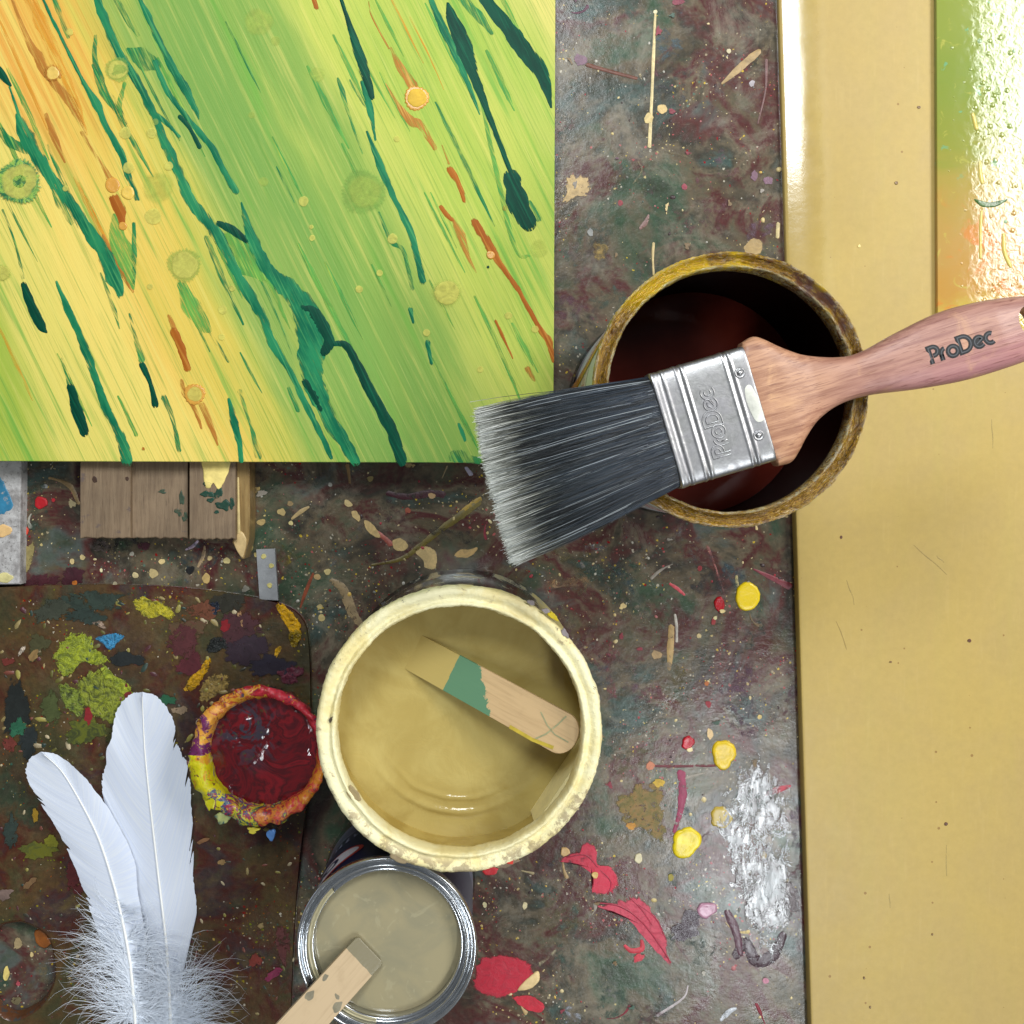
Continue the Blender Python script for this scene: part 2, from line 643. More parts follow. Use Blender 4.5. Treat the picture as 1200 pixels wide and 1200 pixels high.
te(858, 204, 15, 9, (104, 46, 66), worn=0.6, jit=0.3)
te(884, 206, 5, 7, (118, 84, 100), worn=0.3)
te(900, 212, 6, 6, (122, 86, 104), worn=0.3)
te(881, 98, 3.5, 4, (176, 168, 172), worn=0)
te(854, 60, 3, 3, (206, 194, 156), worn=0)
te(727, 238, 3, 4, (150, 40, 50), worn=0)
te(802, 219, 4, 4, (150, 50, 66), worn=0.1)
te(692, 272, 4, 6, (150, 150, 146), worn=0.4)
te(795, 2, 8, 5, (126, 40, 58), worn=0.3)
tl([(782, 178, 3), (800, 183, 5), (812, 180, 2)], (120, 106, 76), worn=0.6)
tl([(745, 205, 2), (758, 188, 4), (775, 177, 3), (812, 186, 4)], (122, 116, 96), worn=0.6)
tl([(748, 190, 3), (752, 200, 3), (742, 215, 2)], (150, 140, 104), worn=0.5)
te(740, 215, 22, 24, (92, 92, 46), worn=0.75, jit=0.3)
te(772, 148, 10, 9, (120, 112, 80), worn=0.75, jit=0.3)
te(714, 160, 8, 14, (88, 40, 44), worn=0.65, jit=0.3)
te(668, 148, 8, 9, (110, 62, 66), worn=0.6, jit=0.3)
te(672, 295, 16, 14, (98, 84, 76), worn=0.6, jit=0.25)
tl([(750, 268, 4), (757, 260, 7), (760, 252, 3)], (140, 106, 98), worn=0.4)
tl([(912, 262, 5), (911, 278, 5)], (204, 184, 128), worn=0.1)
te(820, 70, 24, 16, (88, 58, 60), worn=0.75, jit=0.3)
tl([(898, 70, 4), (897, 105, 3), (888, 145, 2)], (104, 66, 62), worn=0.4)

# --- centre strip below the painting
te(408, 590, 6, 4, CREAM, 40, worn=0.1)
te(417, 604, 8, 4.5, (206, 178, 120), 55, worn=0.1)
ts([(426, 608), (436, 612), (446, 626), (447, 632), (436, 628), (428, 620)], (204, 174, 116), worn=0.15)
tl([(440, 624, 8), (450, 630, 7), (458, 638, 8)], (172, 92, 78), worn=0.2)
ts([(458, 634), (470, 629), (480, 640), (474, 647), (462, 645)], (206, 178, 120), worn=0.2)
ts([(484, 646), (496, 638), (510, 642), (514, 654), (512, 668), (498, 668), (494, 656)], (206, 178, 122), worn=0.2)
tl([(436, 662, 3), (470, 655, 6), (492, 640, 9), (520, 618, 9), (546, 600, 11), (562, 588, 8)], (108, 94, 36), worn=0.35)
tl([(540, 602, 8), (556, 591, 12), (563, 584, 5)], (166, 134, 36), worn=0.3)
ts([(530, 652), (538, 644), (552, 643), (562, 640), (556, 650), (544, 655)], (198, 164, 106), worn=0.15)
tl([(388, 680, 7), (402, 690, 14), (412, 715, 15), (424, 735, 10)], (156, 134, 98), worn=0.45)
te(384, 670, 4, 4, (206, 188, 128), worn=0)
te(377, 724, 4.5, 4.5, (200, 180, 120), worn=0)
te(375, 711, 3.5, 3.5, (200, 180, 120), worn=0)
te(372, 676, 5, 4, (190, 160, 108), worn=0.2)
tl([(352, 712, 2), (358, 694, 5), (367, 672, 3)], (142, 70, 42), worn=0.2)
te(300, 574, 6, 4, (190, 164, 98), -25, worn=0.2)
te(330, 600, 6, 5, (176, 154, 100), worn=0.2)
te(306, 612, 6, 4, (180, 156, 100), worn=0.1)
tl([(342, 608, 3), (352, 600, 6), (362, 594, 3)], (176, 152, 104), worn=0.25)
te(341, 613, 3, 3, (206, 190, 130), worn=0)
te(340, 590, 4, 4, (150, 126, 84), worn=0.2)
tl([(454, 578, 7), (478, 582, 10), (505, 578, 11), (520, 580, 9)], (70, 28, 38), worn=0.35)
te(458, 600, 18, 22, (72, 40, 46), worn=0.6, jit=0.3)
tl([(407, 545, 6), (409, 556, 4), (410, 566, 3)], (150, 118, 74), worn=0.2)
te(434, 561, 4, 4, (166, 146, 92), worn=0.1)
te(387, 568, 3, 3, (180, 180, 170), worn=0.2)
tl([(546, 548, 4), (552, 556, 6)], (186, 180, 200), worn=0.1)
tl([(518, 560, 1.6), (524, 546, 2)], (160, 140, 100), worn=0.2)
te(480, 545, 8, 4, (168, 146, 96), worn=0.4)
te(506, 581, 5, 4, (196, 160, 110), worn=0.2)
te(478, 598, 4, 4, (150, 74, 50), worn=0.2)
te(338, 650, 16, 16, (96, 88, 34), worn=0.6, jit=0.2)
te(336, 655, 9, 8, (140, 124, 40), worn=0.6, jit=0.25)
te(345, 630, 14, 20, (36, 66, 50), worn=0.65, jit=0.3)
te(300, 565, 18, 16, (50, 34, 34), worn=0.6, jit=0.3)
te(440, 655, 30, 10, (84, 34, 34), worn=0.65, jit=0.3)
te(390, 660, 22, 26, (112, 112, 110), worn=0.85, jit=0.3)
te(294, 703, 4, 4, (190, 110, 40), worn=0.2)
te(288, 690, 5, 5, (120, 116, 104), worn=0.3)

# --- right part below the dark tin
ts(ellipse_px(876, 699, 14.5, 17, jit=0.03), (238, 208, 18), h=0.0011, worn=0, rough=0.3, var=0.12)
tl([(863, 675, 3), (864, 686, 4)], (206, 190, 130), worn=0)
te(843, 708, 6.5, 9, (178, 18, 30), h=0.0008, worn=0, rough=0.25)
te(846, 716, 3.5, 2.5, (220, 200, 140), h=0.0011, worn=0)
tl([(785, 684, 3), (794, 690, 4.5), (802, 697, 3)], (206, 74, 84), worn=0.1)
tl([(883, 667, 2), (900, 675, 6), (925, 687, 10)], (124, 36, 48), worn=0.25)
tl([(829, 640, 5), (836, 658, 3), (844, 682, 3), (850, 700, 2)], (176, 110, 104), worn=0.5)
te(848, 884, 13.5, 18, (216, 184, 28), h=0.0012, worn=0.05, rough=0.28)
te(806, 870, 7.5, 7.5, (176, 18, 36), h=0.001, worn=0, rough=0.25)
te(808, 878, 4, 3, (222, 206, 160), h=0.001, worn=0)
te(804, 987, 16.5, 18.5, (226, 202, 22), h=0.0012, worn=0, rough=0.28)
te(845, 958, 12, 14, (178, 152, 48), h=0.0008, worn=0.2, rough=0.25)
tl([(787, 734, 8), (786, 756, 10), (784, 784, 6)], (182, 152, 100), worn=0.3)
tl([(791, 720, 3), (793, 735, 4), (793, 752, 3)], (190, 184, 174), worn=0.3)
te(769, 767, 7, 7, (170, 142, 100), worn=0.4)
te(832, 860, 4, 7, (220, 190, 140), worn=0)
te(820, 666, 3, 4, (140, 30, 36), worn=0)
te(836, 728, 3, 5, (150, 36, 36), worn=0.1)
te(838, 724, 2.5, 2.5, (200, 190, 140), worn=0)
te(819, 745, 3, 3, (200, 180, 130), worn=0)
te(828, 801, 3, 3, (180, 100, 40), worn=0)
te(830, 825, 4, 4, (150, 40, 50), worn=0.1)
te(890, 840, 3, 3, (216, 190, 120), worn=0)
tl([(640, 686, 12), (665, 682, 15), (688, 682, 15)], (150, 116, 78), worn=0.55)
te(690, 645, 10, 9, (124, 124, 130), worn=0.6, jit=0.25)
te(695, 666, 8, 8, (130, 124, 116), worn=0.6, jit=0.2)
te(682, 662, 5, 5, (126, 120, 116), worn=0.5)
te(705, 640, 9, 12, (116, 120, 128), worn=0.7, jit=0.2)
te(760, 685, 42, 36, (112, 110, 106), worn=0.9, jit=0.25)
te(800, 650, 14, 10, (118, 130, 132), worn=0.7, jit=0.25)
te(792, 628, 14, 10, (124, 132, 136), worn=0.7, jit=0.25)
te(908, 702, 18, 12, (116, 128, 116), worn=0.7, jit=0.25)
te(718, 762, 9, 14, (140, 50, 72), worn=0.6, jit=0.3)
te(716, 805, 10, 20, (132, 44, 68), worn=0.6, jit=0.3)
te(745, 790, 14, 10, (110, 52, 70), worn=0.75, jit=0.3)
te(765, 815, 26, 16, (112, 44, 68), worn=0.65, jit=0.3, )
tl([(690, 765, 6), (700, 780, 10), (720, 770, 6)], (118, 60, 66), worn=0.6)
te(860, 790, 45, 22, (92, 84, 92), worn=0.85, jit=0.3)
te(905, 840, 30, 26, (98, 52, 48), worn=0.75, jit=0.3)
te(850, 740, 44, 16, (70, 84, 74), worn=0.8, jit=0.3)
te(718, 905, 14, 14, (160, 144, 128), worn=0.75, jit=0.3)
te(762, 897, 6, 6, (196, 124, 92), worn=0.3)
ts([(712, 930), (735, 920), (770, 908), (782, 922), (784, 955), (786, 985), (770, 996), (752, 978), (728, 968), (718, 950)], (112, 100, 40), worn=0.45, alt=(130, 100, 48))
te(772, 917, 8, 7, (196, 160, 48), worn=0.3)
te(740, 968, 6, 6, (186, 130, 44), worn=0.3)
tl([(798, 905, 12), (800, 930, 12), (796, 955, 8), (790, 975, 5)], (150, 60, 88), worn=0.45)
tl([(758, 897, 3), (790, 898, 4), (840, 897, 3)], (110, 44, 52), worn=0.45)
tl([(897, 931, 4), (910, 926, 8), (926, 921, 3)], (190, 70, 84), worn=0.2)
ts([(650, 1008), (660, 1000), (676, 996), (682, 985), (692, 985), (700, 993), (702, 1012), (720, 1016), (729, 1036), (722, 1050), (708, 1053), (694, 1050), (696, 1032), (688, 1020), (668, 1010)], (218, 50, 78), worn=0.16, h=0.0006, n=60, alt=(188, 34, 60))
te(662, 998, 6, 5, (212, 176, 120), h=0.0008, worn=0.2)
te(697, 1025, 4, 4, (214, 180, 110), h=0.0011, worn=0)
ts([(690, 1058), (712, 1054), (728, 1050), (745, 1047), (758, 1054), (774, 1078), (786, 1100), (790, 1134), (784, 1132), (770, 1118), (752, 1098), (738, 1080), (720, 1068)], (212, 72, 94), worn=0.22, h=0.0006, n=60, alt=(168, 44, 66))
tl([(732, 1108, 4), (740, 1114, 7), (752, 1112, 7), (752, 1102, 4)], (196, 60, 72), worn=0.2)
te(748, 1122, 9, 5, (196, 56, 70), -30, worn=0.3)
ts([(556, 1120), (575, 1116), (600, 1116), (622, 1126), (632, 1142), (626, 1158), (606, 1166), (580, 1172), (558, 1166), (550, 1142)], (200, 26, 54), worn=0.18, h=0.0005, alt=(164, 24, 46))
ts([(596, 1168), (618, 1164), (636, 1172), (642, 1182), (632, 1188), (612, 1182)], (190, 30, 50), worn=0.25, h=0.0005)
ts([(606, 1160), (618, 1146), (630, 1138), (632, 1148), (622, 1158)], (224, 196, 140), worn=0.1, h=0.0010)
for vp in ([(700, 1058, 1.6), (726, 1062, 2.2), (750, 1078, 2.2), (772, 1106, 2), (786, 1128, 1.4)], [(738, 1052, 1.4), (752, 1066, 2), (764, 1084, 1.4)], [(748, 1060, 1.2), (768, 1076, 1.6), (780, 1100, 1.2)], [(664, 1005, 1.2), (686, 1002, 1.8), (700, 1016, 1.4)], [(704, 1020, 1.2), (716, 1034, 1.8), (712, 1048, 1.2)]):
    stroke("paint_wrinkle", vp, 0.00028, 0.00035, pm((156, 34, 58), worn=0.2), table, rag=0.4)
te(748, 1006, 5, 5.5, (206, 196, 160), h=0.0007, worn=0)
te(786, 1028, 4, 5, (150, 136, 40), worn=0.2)
te(615, 1061, 3, 5, (220, 206, 160), worn=0)
te(568, 1060, 2.5, 4, (206, 196, 150), worn=0)
te(828, 1066, 12, 9, (176, 130, 150), h=0.0009, worn=0.1, rough=0.2)
te(806, 1086, 20, 22, (58, 40, 50), worn=0.4, h=0.0006, jit=0.2, rough=0.2)
ts([(878, 1090), (890, 1060), (905, 1034), (925, 1028), (940, 1040), (941, 1070), (925, 1082), (900, 1086)], (62, 34, 34), worn=0.3, h=0.0006, rough=0.16)
tl([(862, 1120, 12), (874, 1105, 16), (886, 1126, 18), (905, 1120, 16), (918, 1095, 12)], (70, 52, 58), worn=0.3, rough=0.16, h=0.0006)
tl([(852, 1068, 8), (862, 1090, 12), (868, 1118, 8)], (96, 66, 76), worn=0.3, rough=0.18, h=0.0006)
te(897, 1149, 4, 4, (196, 130, 150), worn=0)
te(900, 985, 5, 8, (150, 140, 130), worn=0.2, rough=0.2)
te(895, 1002, 4, 6, (190, 160, 90), worn=0.2, rough=0.2)
m, nt, b = newmat("streaky_glare_gloss")
co = objco(nt)
mp = nd(nt, 'ShaderNodeMapping', {'Vector': co, 'Rotation': (0, 0, 0.12), 'Scale': (230, 120, 1)}).outputs[0]
n1 = noise(nt, mp, 1.0, 5, 0.62, 1.4)
n2 = noise(nt, co, 34, 4, 0.6, 0.5)
uv = nd(nt, 'ShaderNodeTexCoord').outputs['UV']
sx = nd(nt, 'ShaderNodeSeparateXYZ', {0: uv}).outputs[0]
inn = mth(nt, 'MINIMUM', mth(nt, 'MULTIPLY', mth(nt, 'SUBTRACT', 1.0, sx), 0.8), 0.32)
al = step(nt, mth(nt, 'ADD', mth(nt, 'ADD', mth(nt, 'MULTIPLY', n1, 0.7), mth(nt, 'MULTIPLY', n2, 0.5)), inn), 0.80, 0.96, 0.95)
c = ramp(nt, n2, [(0.35, S(58, 66, 62)), (0.5, S(72, 64, 62)), (0.65, S(80, 84, 84))])
setb(nt, b, col=c, rough=0.07, spec=0.6, normal=bump(nt, n1, 0.17, 0.0012))
nt.links.new(al, b.inputs['Alpha'])
splat("glare_gloss_patch", [(850, 880), (880, 862), (915, 870), (938, 900), (942, 980), (942, 1080), (930, 1130), (900, 1148), (876, 1130), (862, 1080), (846, 1030), (834, 980), (824, 930)], ZT, 0.0003, m, table, n=60, rough_edge=0.2, flat=0.0007)  # extra-glossy sheet added on the bench, shaped to hold the window glare
te(715, 1170, 18, 22, (134, 128, 134), worn=0.75, jit=0.3)
te(670, 1190, 12, 12, (170, 176, 190), worn=0.6, jit=0.3)
te(760, 1185, 40, 12, (80, 40, 50), worn=0.7, jit=0.3)
te(655, 1110, 40, 40, (98, 84, 92), worn=0.9, jit=0.25)
te(805, 1120, 44, 26, (86, 78, 84), worn=0.85, jit=0.3)
te(670, 1015, 32, 30, (64, 50, 56), worn=0.7, jit=0.3)
tl([(632, 1130, 6), (645, 1120, 4), (652, 1112, 3)], (170, 160, 130), worn=0.5)
tl([(770, 1190, 4), (800, 1170, 3), (806, 1155, 2)], (190, 180, 180), worn=0.4)
tl([(845, 1195, 6), (855, 1185, 8), (862, 1182, 5)], (196, 200, 206), worn=0.4, rough=0.15)

# --- strip left, between white board and palette
te(48, 589, 7, 8, (176, 20, 30), worn=0.05, h=0.0007)
te(63, 586, 2.5, 2.5, (170, 30, 40), worn=0)
te(28, 622, 6, 6.5, (206, 62, 40), worn=0.1, h=0.0007)
te(27, 604, 4, 4, (170, 30, 34), worn=0.1)
te(53, 570, 4, 3, (150, 152, 150), worn=0.2)
ts([(24, 650), (30, 635), (40, 634), (42, 655), (34, 672), (25, 676)], (148, 134, 84), worn=0.4)
te(85, 676, 17, 15, (66, 26, 36), worn=0.35)
te(50, 680, 22, 10, (72, 30, 38), worn=0.45, jit=0.2)
tl([(58, 560, 4), (72, 564, 4), (84, 572, 7), (92, 590, 5)], (150, 124, 84), worn=0.3)
te(45, 600, 20, 46, (52, 70, 58), worn=0.55, jit=0.15)
for (x, y, r, c) in ((85, 658, 3, CREAM), (97, 653, 3.5, (196, 176, 124)), (190, 658, 4.2, CREAM), (159, 674, 4.2, (206, 188, 140)), (180, 672, 6, (186, 166, 116)),
                     (242, 678, 5.5, (190, 160, 100)), (266, 657, 4.6, (226, 206, 140)), (246, 654, 3, CREAM), (155, 649, 3, (180, 176, 160)), (135, 684, 3, (180, 170, 140)),
                     (119, 668, 2, (226, 216, 170)), (294, 642, 3.5, (190, 176, 110)), (300, 650, 2.6, (200, 180, 110)), (88, 683, 3.4, (190, 110, 40))):
    te(x, y, r, r * random.uniform(0.85, 1.25), c, worn=0.05)
te(223, 668, 6, 4.5, (14, 14, 14), -25, worn=0)  # a small hole, its darkness painted as a flat black disc
te(168, 640, 10, 6, (76, 34, 44), worn=0.4)
tl([(218, 644, 3), (226, 640, 5), (232, 634, 3)], (186, 166, 186), worn=0.3)
tl([(232, 664, 4), (238, 652, 5), (240, 640, 3)], (170, 144, 108), worn=0.4)
te(130, 655, 26, 20, (98, 86, 80), worn=0.75, jit=0.3)
te(260, 650, 20, 18, (86, 74, 76), worn=0.8, jit=0.3)
te(118, 640, 20, 8, (132, 116, 112), worn=0.5, jit=0.2)

# scattered small spills with tails
rq = random.Random(17)
spill_cols = [CREAM, SAND, (176, 160, 120), (150, 142, 130), (132, 40, 54), (60, 86, 70), (120, 96, 60), (92, 52, 70), (190, 184, 170)]
for i in range(60):
    a_, b_, c_, d_ = rq.choices(regs, ra)[0]
    x_, y_ = rq.uniform(a_, c_), rq.uniform(b_, d_)
    cc = rq.choice(spill_cols)
    if i % 3 == 0:
        an_, l_ = rq.uniform(0, 6.28), rq.uniform(8, 34)
        bend_ = rq.uniform(-0.8, 0.8)
        tl([(x_ + l_ * q * cos(an_ + bend_ * q), y_ + l_ * q * sin(an_ + bend_ * q), rq.uniform(3, 7) * (1 - 0.75 * q)) for q in (0, 0.35, 0.7, 1.0)], cc, worn=rq.uniform(0.15, 0.45))
    else:
        te(x_, y_, rq.uniform(2, 7), rq.uniform(1.6, 5), cc, rq.uniform(0, 180), jit=0.3, worn=rq.uniform(0.1, 0.45))

# countless fine drops, joined
rnd = random.Random(21)
acc = Acc()
fine_cols = [(214, 196, 146), (196, 176, 120), (186, 182, 170), (160, 40, 52), (206, 170, 80), (120, 120, 112), (176, 110, 110), (84, 104, 92), (60, 44, 44)]
wts = [9, 7, 8, 3, 2, 6, 2, 3, 5]
regions = [(650, 0, 925, 300), (290, 545, 700, 700), (640, 600, 940, 1200), (560, 1000, 700, 1200), (20, 540, 300, 700), (300, 690, 440, 800), (340, 960, 420, 1200)]
areas = [(c - a) * (d - b_) for a, b_, c, d in regions]
for i in range(2600):
    a, b_, c, d = rnd.choices(regions, areas)[0]
    x, y = rnd.uniform(a, c), rnd.uniform(b_, d)
    if mnoise.noise(Vector((x * 0.012, y * 0.012, 2.0))) + rnd.uniform(-0.5, 0.5) < -0.05:
        continue
    r = min(3.4, 0.40 + rnd.expovariate(2.4)) * 0.00045
    q = P(x, y, 0)
    el = rnd.uniform(0.7, 1.4)
    v = [(q.x, q.y, r * 0.30)]
    aa = rnd.uniform(0, 6.28)
    for rr, zz in ((0.72, r * 0.24), (1.0, -0.0001)):
        for kk in range(8):
            t = 2 * pi * kk / 8
            ex, ey = rr * r * el * cos(t) * rnd.uniform(0.88, 1.12), rr * r / el * sin(t) * rnd.uniform(0.88, 1.12)
            v.append((q.x + ex * cos(aa) - ey * sin(aa), q.y + ex * sin(aa) + ey * cos(aa), zz))
    f = [(0, 1 + kk, 1 + (kk + 1) % 8) for kk in range(8)] + [(1 + kk, 9 + kk, 9 + (kk + 1) % 8, 1 + (kk + 1) % 8) for kk in range(8)]
    acc.add((v, f), mi=rnd.choices(range(len(wts)), wts)[0])
sp = obj("paint_speckles", acc.v, acc.f, [pm(c, worn=0.1) for c in fine_cols], table, midx=acc.mi)
sp["kind"] = "stuff"

# ------------------------------------------------------------------ wooden planks under the painting
def wood_mat(name, c1, c2, c3, grain=(60, 900), rough=0.6, axis='y', stain=None, scale=1.0, bmp=0.3):
    m, nt, b = newmat(name)
    co = objco(nt, True)
    sx, sy = (grain[1], grain[0]) if axis == 'y' else (grain[0], grain[1])
    mp = nd(nt, 'ShaderNodeMapping', {'Vector': co, 'Scale': (sx, sy, 200)}).outputs[0]
    n1 = noise(nt, mp, 0.6 * scale, 5, 0.6, 0.4)
    n2 = noise(nt, mp, 1.8 * scale, 6, 0.7, 0.2)
    c = mixc(nt, step(nt, n1, 0.35, 0.65), c1, c2)
    c = mixc(nt, step(nt, n2, 0.52, 0.70, 0.75), c, c3)
    n3 = noise(nt, co, 45, 6, 0.6, 0.5)
    f = nd(nt, 'ShaderNodeMapRange', {0: n3, 1: 0.3, 2: 0.7, 3: 0.8, 4: 1.12}).outputs[0]
    c = shade(nt, c, f)
    if stain:
        c = mixc(nt, step(nt, noise(nt, co, 120, 7, 0.7), 0.60, 0.68), c, stain)
    setb(nt, b, col=c, rough=rough, normal=bump(nt, n2, bmp, 0.0006))
    return m


plank_mat = wood_mat("weathered_plank_wood", S(128, 108, 84), S(112, 92, 70), S(84, 68, 52), stain=S(92, 78, 72))
ZP = 0.018


def plank(x0, x1, ybot, z, label):
    a, b_ = P(x0, ybot, z), P(x1, ybot, z)
    root = thing("wooden_plank", label, "plank", ((a.x + b_.x) / 2, 0.13, 0), group="planks under the painting")
    bot = [(a.x, a.y), (b_.x, b_.y + 0.0006), (b_.x, 0.40), (a.x, 0.40)]
    # ragged front end
    n = 12
    front = []
    for i in range(n + 1):
        t = i / n
        front.append((a.x + (b_.x - a.x) * t, a.y + 0.0008 * mnoise.noise(Vector((x0 + i * 0.9, 0.3, 1))) + 0.0003 * (i % 2)))
    pts = front + [(b_.x, 0.40), (a.x, 0.40)]
    v, f = prism(pts, 0.0, z, 0.0007)
    o = obj("board", v, f, plank_mat, root, smooth=False)
    return root


pl1 = plank(94, 153, 631, ZP, "weathered brown plank with two small knots, nearest the white speckled board")
pl2 = plank(155, 220, 631, ZP - 0.003, "middle weathered plank, lying lower than the planks either side")
pl3 = plank(222, 276, 632, ZP, "weathered plank carrying a pale yellow paint patch and dark green flecks")
for (x, y, rx, ry) in ((111, 562, 3.2, 3.8), (149, 561, 2.4, 2.4)):
    splat("knot", ellipse_px(x, y, rx, ry), ZP, 0.0001, pm((66, 46, 34), worn=0.2), pl1, n=20)
splat("paint_patch", [(238, 536), (268, 536), (268, 552), (262, 566), (256, 574), (250, 566), (246, 572), (240, 570), (238, 552)], ZP, 0.0005, pm((232, 210, 126), worn=0.12), pl3, n=50)
for (x, y, rx, ry) in ((243, 567, 5, 3), (243, 579, 7, 4), (256, 578, 5, 6), (247, 586, 4, 3), (262, 592, 8, 6), (254, 600, 3, 2), (272, 590, 3, 6)):
    splat("paint_fleck", ellipse_px(x, y, rx, ry, jit=0.25), ZP, 0.0004, pm((20, 62, 46), worn=0.35, under=(110, 90, 70)), pl3, n=24)
for (x, y, rx, ry) in ((213, 584, 3, 8), (210, 600, 4, 5), (217, 606, 3, 6), (190, 576, 5, 2)):
    splat("paint_fleck", ellipse_px(x, y, rx, ry, jit=0.3), ZP - 0.003, 0.0003, pm((54, 72, 54), worn=0.6, under=(110, 90, 70)), pl2, n=24)

# pointed stick
stick_mat = wood_mat("varnished_stick_wood", S(150, 124, 78), S(128, 102, 60), S(98, 78, 48), rough=0.3)
pr = thing("pointed_stick", "thin pointed wooden stick beside the planks under the painting", "stick", P(286, 600, 0))
zz = 0.014
pts = [P(x, y, zz) for x, y in ((277, 520), (292, 520), (293, 600), (292, 632), (286, 655), (283, 655), (272, 636), (277, 620))]
v, f = prism([(p.x, p.y) for p in pts][::-1], 0, zz, 0.0008)
obj("shaft", v, f, stick_mat, pr, smooth=False)
splat("paint_drip", [(274, 634), (282, 622), (289, 632), (287, 646), (284, 654), (278, 646)], zz, 0.0006, pm((204, 176, 124), worn=0.15, rough=0.25), pr, n=30)
stroke("paint_drip", [(279, 560, 2), (279.5, 600, 3), (280, 628, 4)], zz, 0.0005, pm((206, 184, 128), worn=0.2, rough=0.3), pr)

# white speckled board at the left edge
m, nt, b = newmat("speckled_white_board")
co = objco(nt)
c = mixc(nt, step(nt, noise(nt, co, 70, 8, 0.7), 0.42, 0.66), S(186, 184, 182), S(128, 124, 122))
c = mixc(nt, step(nt, noise(nt, co, 600, 4, 0.7), 0.58, 0.66, 0.7), c, S(88, 84, 80))
setb(nt, b, col=c, rough=0.6, normal=bump(nt, noise(nt, co, 500, 5, 0.7), 0.5, 0.0008))
ZV = 0.008
a, b2 = P(-120, 686, ZV), P(23, 500, ZV)
wr = thing("speckled_white_board", "grey-white paint-speckled board at the left edge below the painting", "board", (a.x / 2 + b2.x / 2, (a.y + b2.y) / 2, 0))
v, f = prism([(a.x, a.y), (b2.x, a.y + 0.0005), (b2.x + 0.0009, b2.y), (a.x, b2.y)], 0, ZV, 0.001)
obj("board", v, f, m, wr, smooth=False)
splat("paint_patch", ellipse_px(2, 582, 10, 22, jit=0.2), ZV, 0.0003, pm((46, 118, 152), worn=0.45, under=(150, 150, 150)), wr)
splat("paint_patch", ellipse_px(5, 622, 9, 7), ZV, 0.0004, pm((226, 186, 126), worn=0.2), wr)
splat("paint_patch", ellipse_px(6, 677, 9, 6), ZV, 0.0004, pm((206, 196, 136), worn=0.2), wr)

# small grey strip
a = [P(x, y, 0.003) for x, y in ((300, 644), (322, 643), (326, 704), (304, 703))]
gs = thing("grey_strip", "small flat light-grey strip with cream paint dots at the palette's top edge", "strip", (sum((q.x for q in a)) / 4, sum((q.y for q in a)) / 4, 0))
v, f = prism([(q.x, q.y) for q in a][::-1], 0, 0.003, 0.0004)
obj("strip", v, f, pm((146, 148, 150), worn=0.12, under=(120, 120, 120), var=0.2, rough=0.4), gs, smooth=False)
for (x, y) in ((309, 652), (316, 686), (318, 663)):
    splat("paint_dot", ellipse_px(x, y, 3, 3), 0.003, 0.0004, pm((206, 194, 120)), gs, n=20)

# ------------------------------------------------------------------ green and yellow painting
ZA0, ZA = ZP + 0.0005, 0.025
pc = P(300, 270, ZA)
art = thing("abstract_painting", "green and yellow abstract painting with dark green drag strokes, lying on the planks", "painting", (pc.x, pc.y, ZA0))
m, nt, b = newmat("painted_panel_green_yellow")
tc = nd(nt, 'ShaderNodeTexCoord').outputs['Object']
u = nd(nt, 'ShaderNodeVectorMath', {0: tc, 1: (0.899, 0.438, 0)}, operation='DOT_PRODUCT').outputs['Value']
vv = nd(nt, 'ShaderNodeVectorMath', {0: tc, 1: (0.438, -0.899, 0)}, operation='DOT_PRODUCT').outputs['Value']
SPX = K * (D0 - ZA)


def uvn(su, sv, off=0.0):
    return nd(nt, 'ShaderNodeCombineXYZ', {0: mth(nt, 'MULTIPLY', u, su), 1: mth(nt, 'MULTIPLY', vv, sv), 2: off}).outputs[0]


t = mth(nt, 'MULTIPLY_ADD', u, 1 / (SPX * 821), (151.5 + 237) / 821)
low = noise(nt, uvn(38, 7), 1.0, 3, 0.5)
t = mth(nt, 'ADD', t, mth(nt, 'MULTIPLY_ADD', low, 0.26, -0.13))


def tp(x):
    return (x + 237) / 821.0


c = ramp(nt, t, [(tp(-237), S(140, 176, 66)), (tp(-200), S(172, 188, 76)), (tp(-155), S(220, 210, 106)), (tp(-60), S(238, 214, 112)), (tp(0), S(236, 200, 98)),
                 (tp(50), S(222, 196, 88)), (tp(95), S(190, 190, 86)), (tp(130), S(142, 172, 84)), (tp(200), S(124, 164, 78)), (tp(270), S(140, 172, 80)), (tp(310), S(178, 192, 92)),
                 (tp(350), S(194, 202, 94)), (tp(400), S(170, 192, 82)), (tp(450), S(192, 200, 94)), (tp(505), S(166, 190, 82)), (tp(570), S(216, 206, 116))])
mid = noise(nt, uvn(330, 9, 2.0), 1.0, 4, 0.6)
mid2 = noise(nt, uvn(210, 7, 8.0), 1.0, 4, 0.6)
fin = noise(nt, uvn(1050, 14, 4.0), 1.0, 5, 0.68)
fin2 = noise(nt, uvn(900, 14, 6.0), 1.0, 4, 0.65)
patch = noise(nt, uvn(26, 10, 3.0), 1.0, 2, 0.5)
c = mixc(nt, step(nt, mid, 0.50, 0.72, 0.40), c, S(228, 216, 118))
c = mixc(nt, mth(nt, 'MULTIPLY', step(nt, mid2, 0.52, 0.68, 0.75), step(nt, patch, 0.38, 0.62)), c, S(112, 172, 70))
c = mixc(nt, step(nt, fin, 0.50, 0.70, 0.62), c, S(104, 152, 62))
c = mixc(nt, step(nt, fin2, 0.56, 0.76, 0.35), c, S(226, 220, 132))
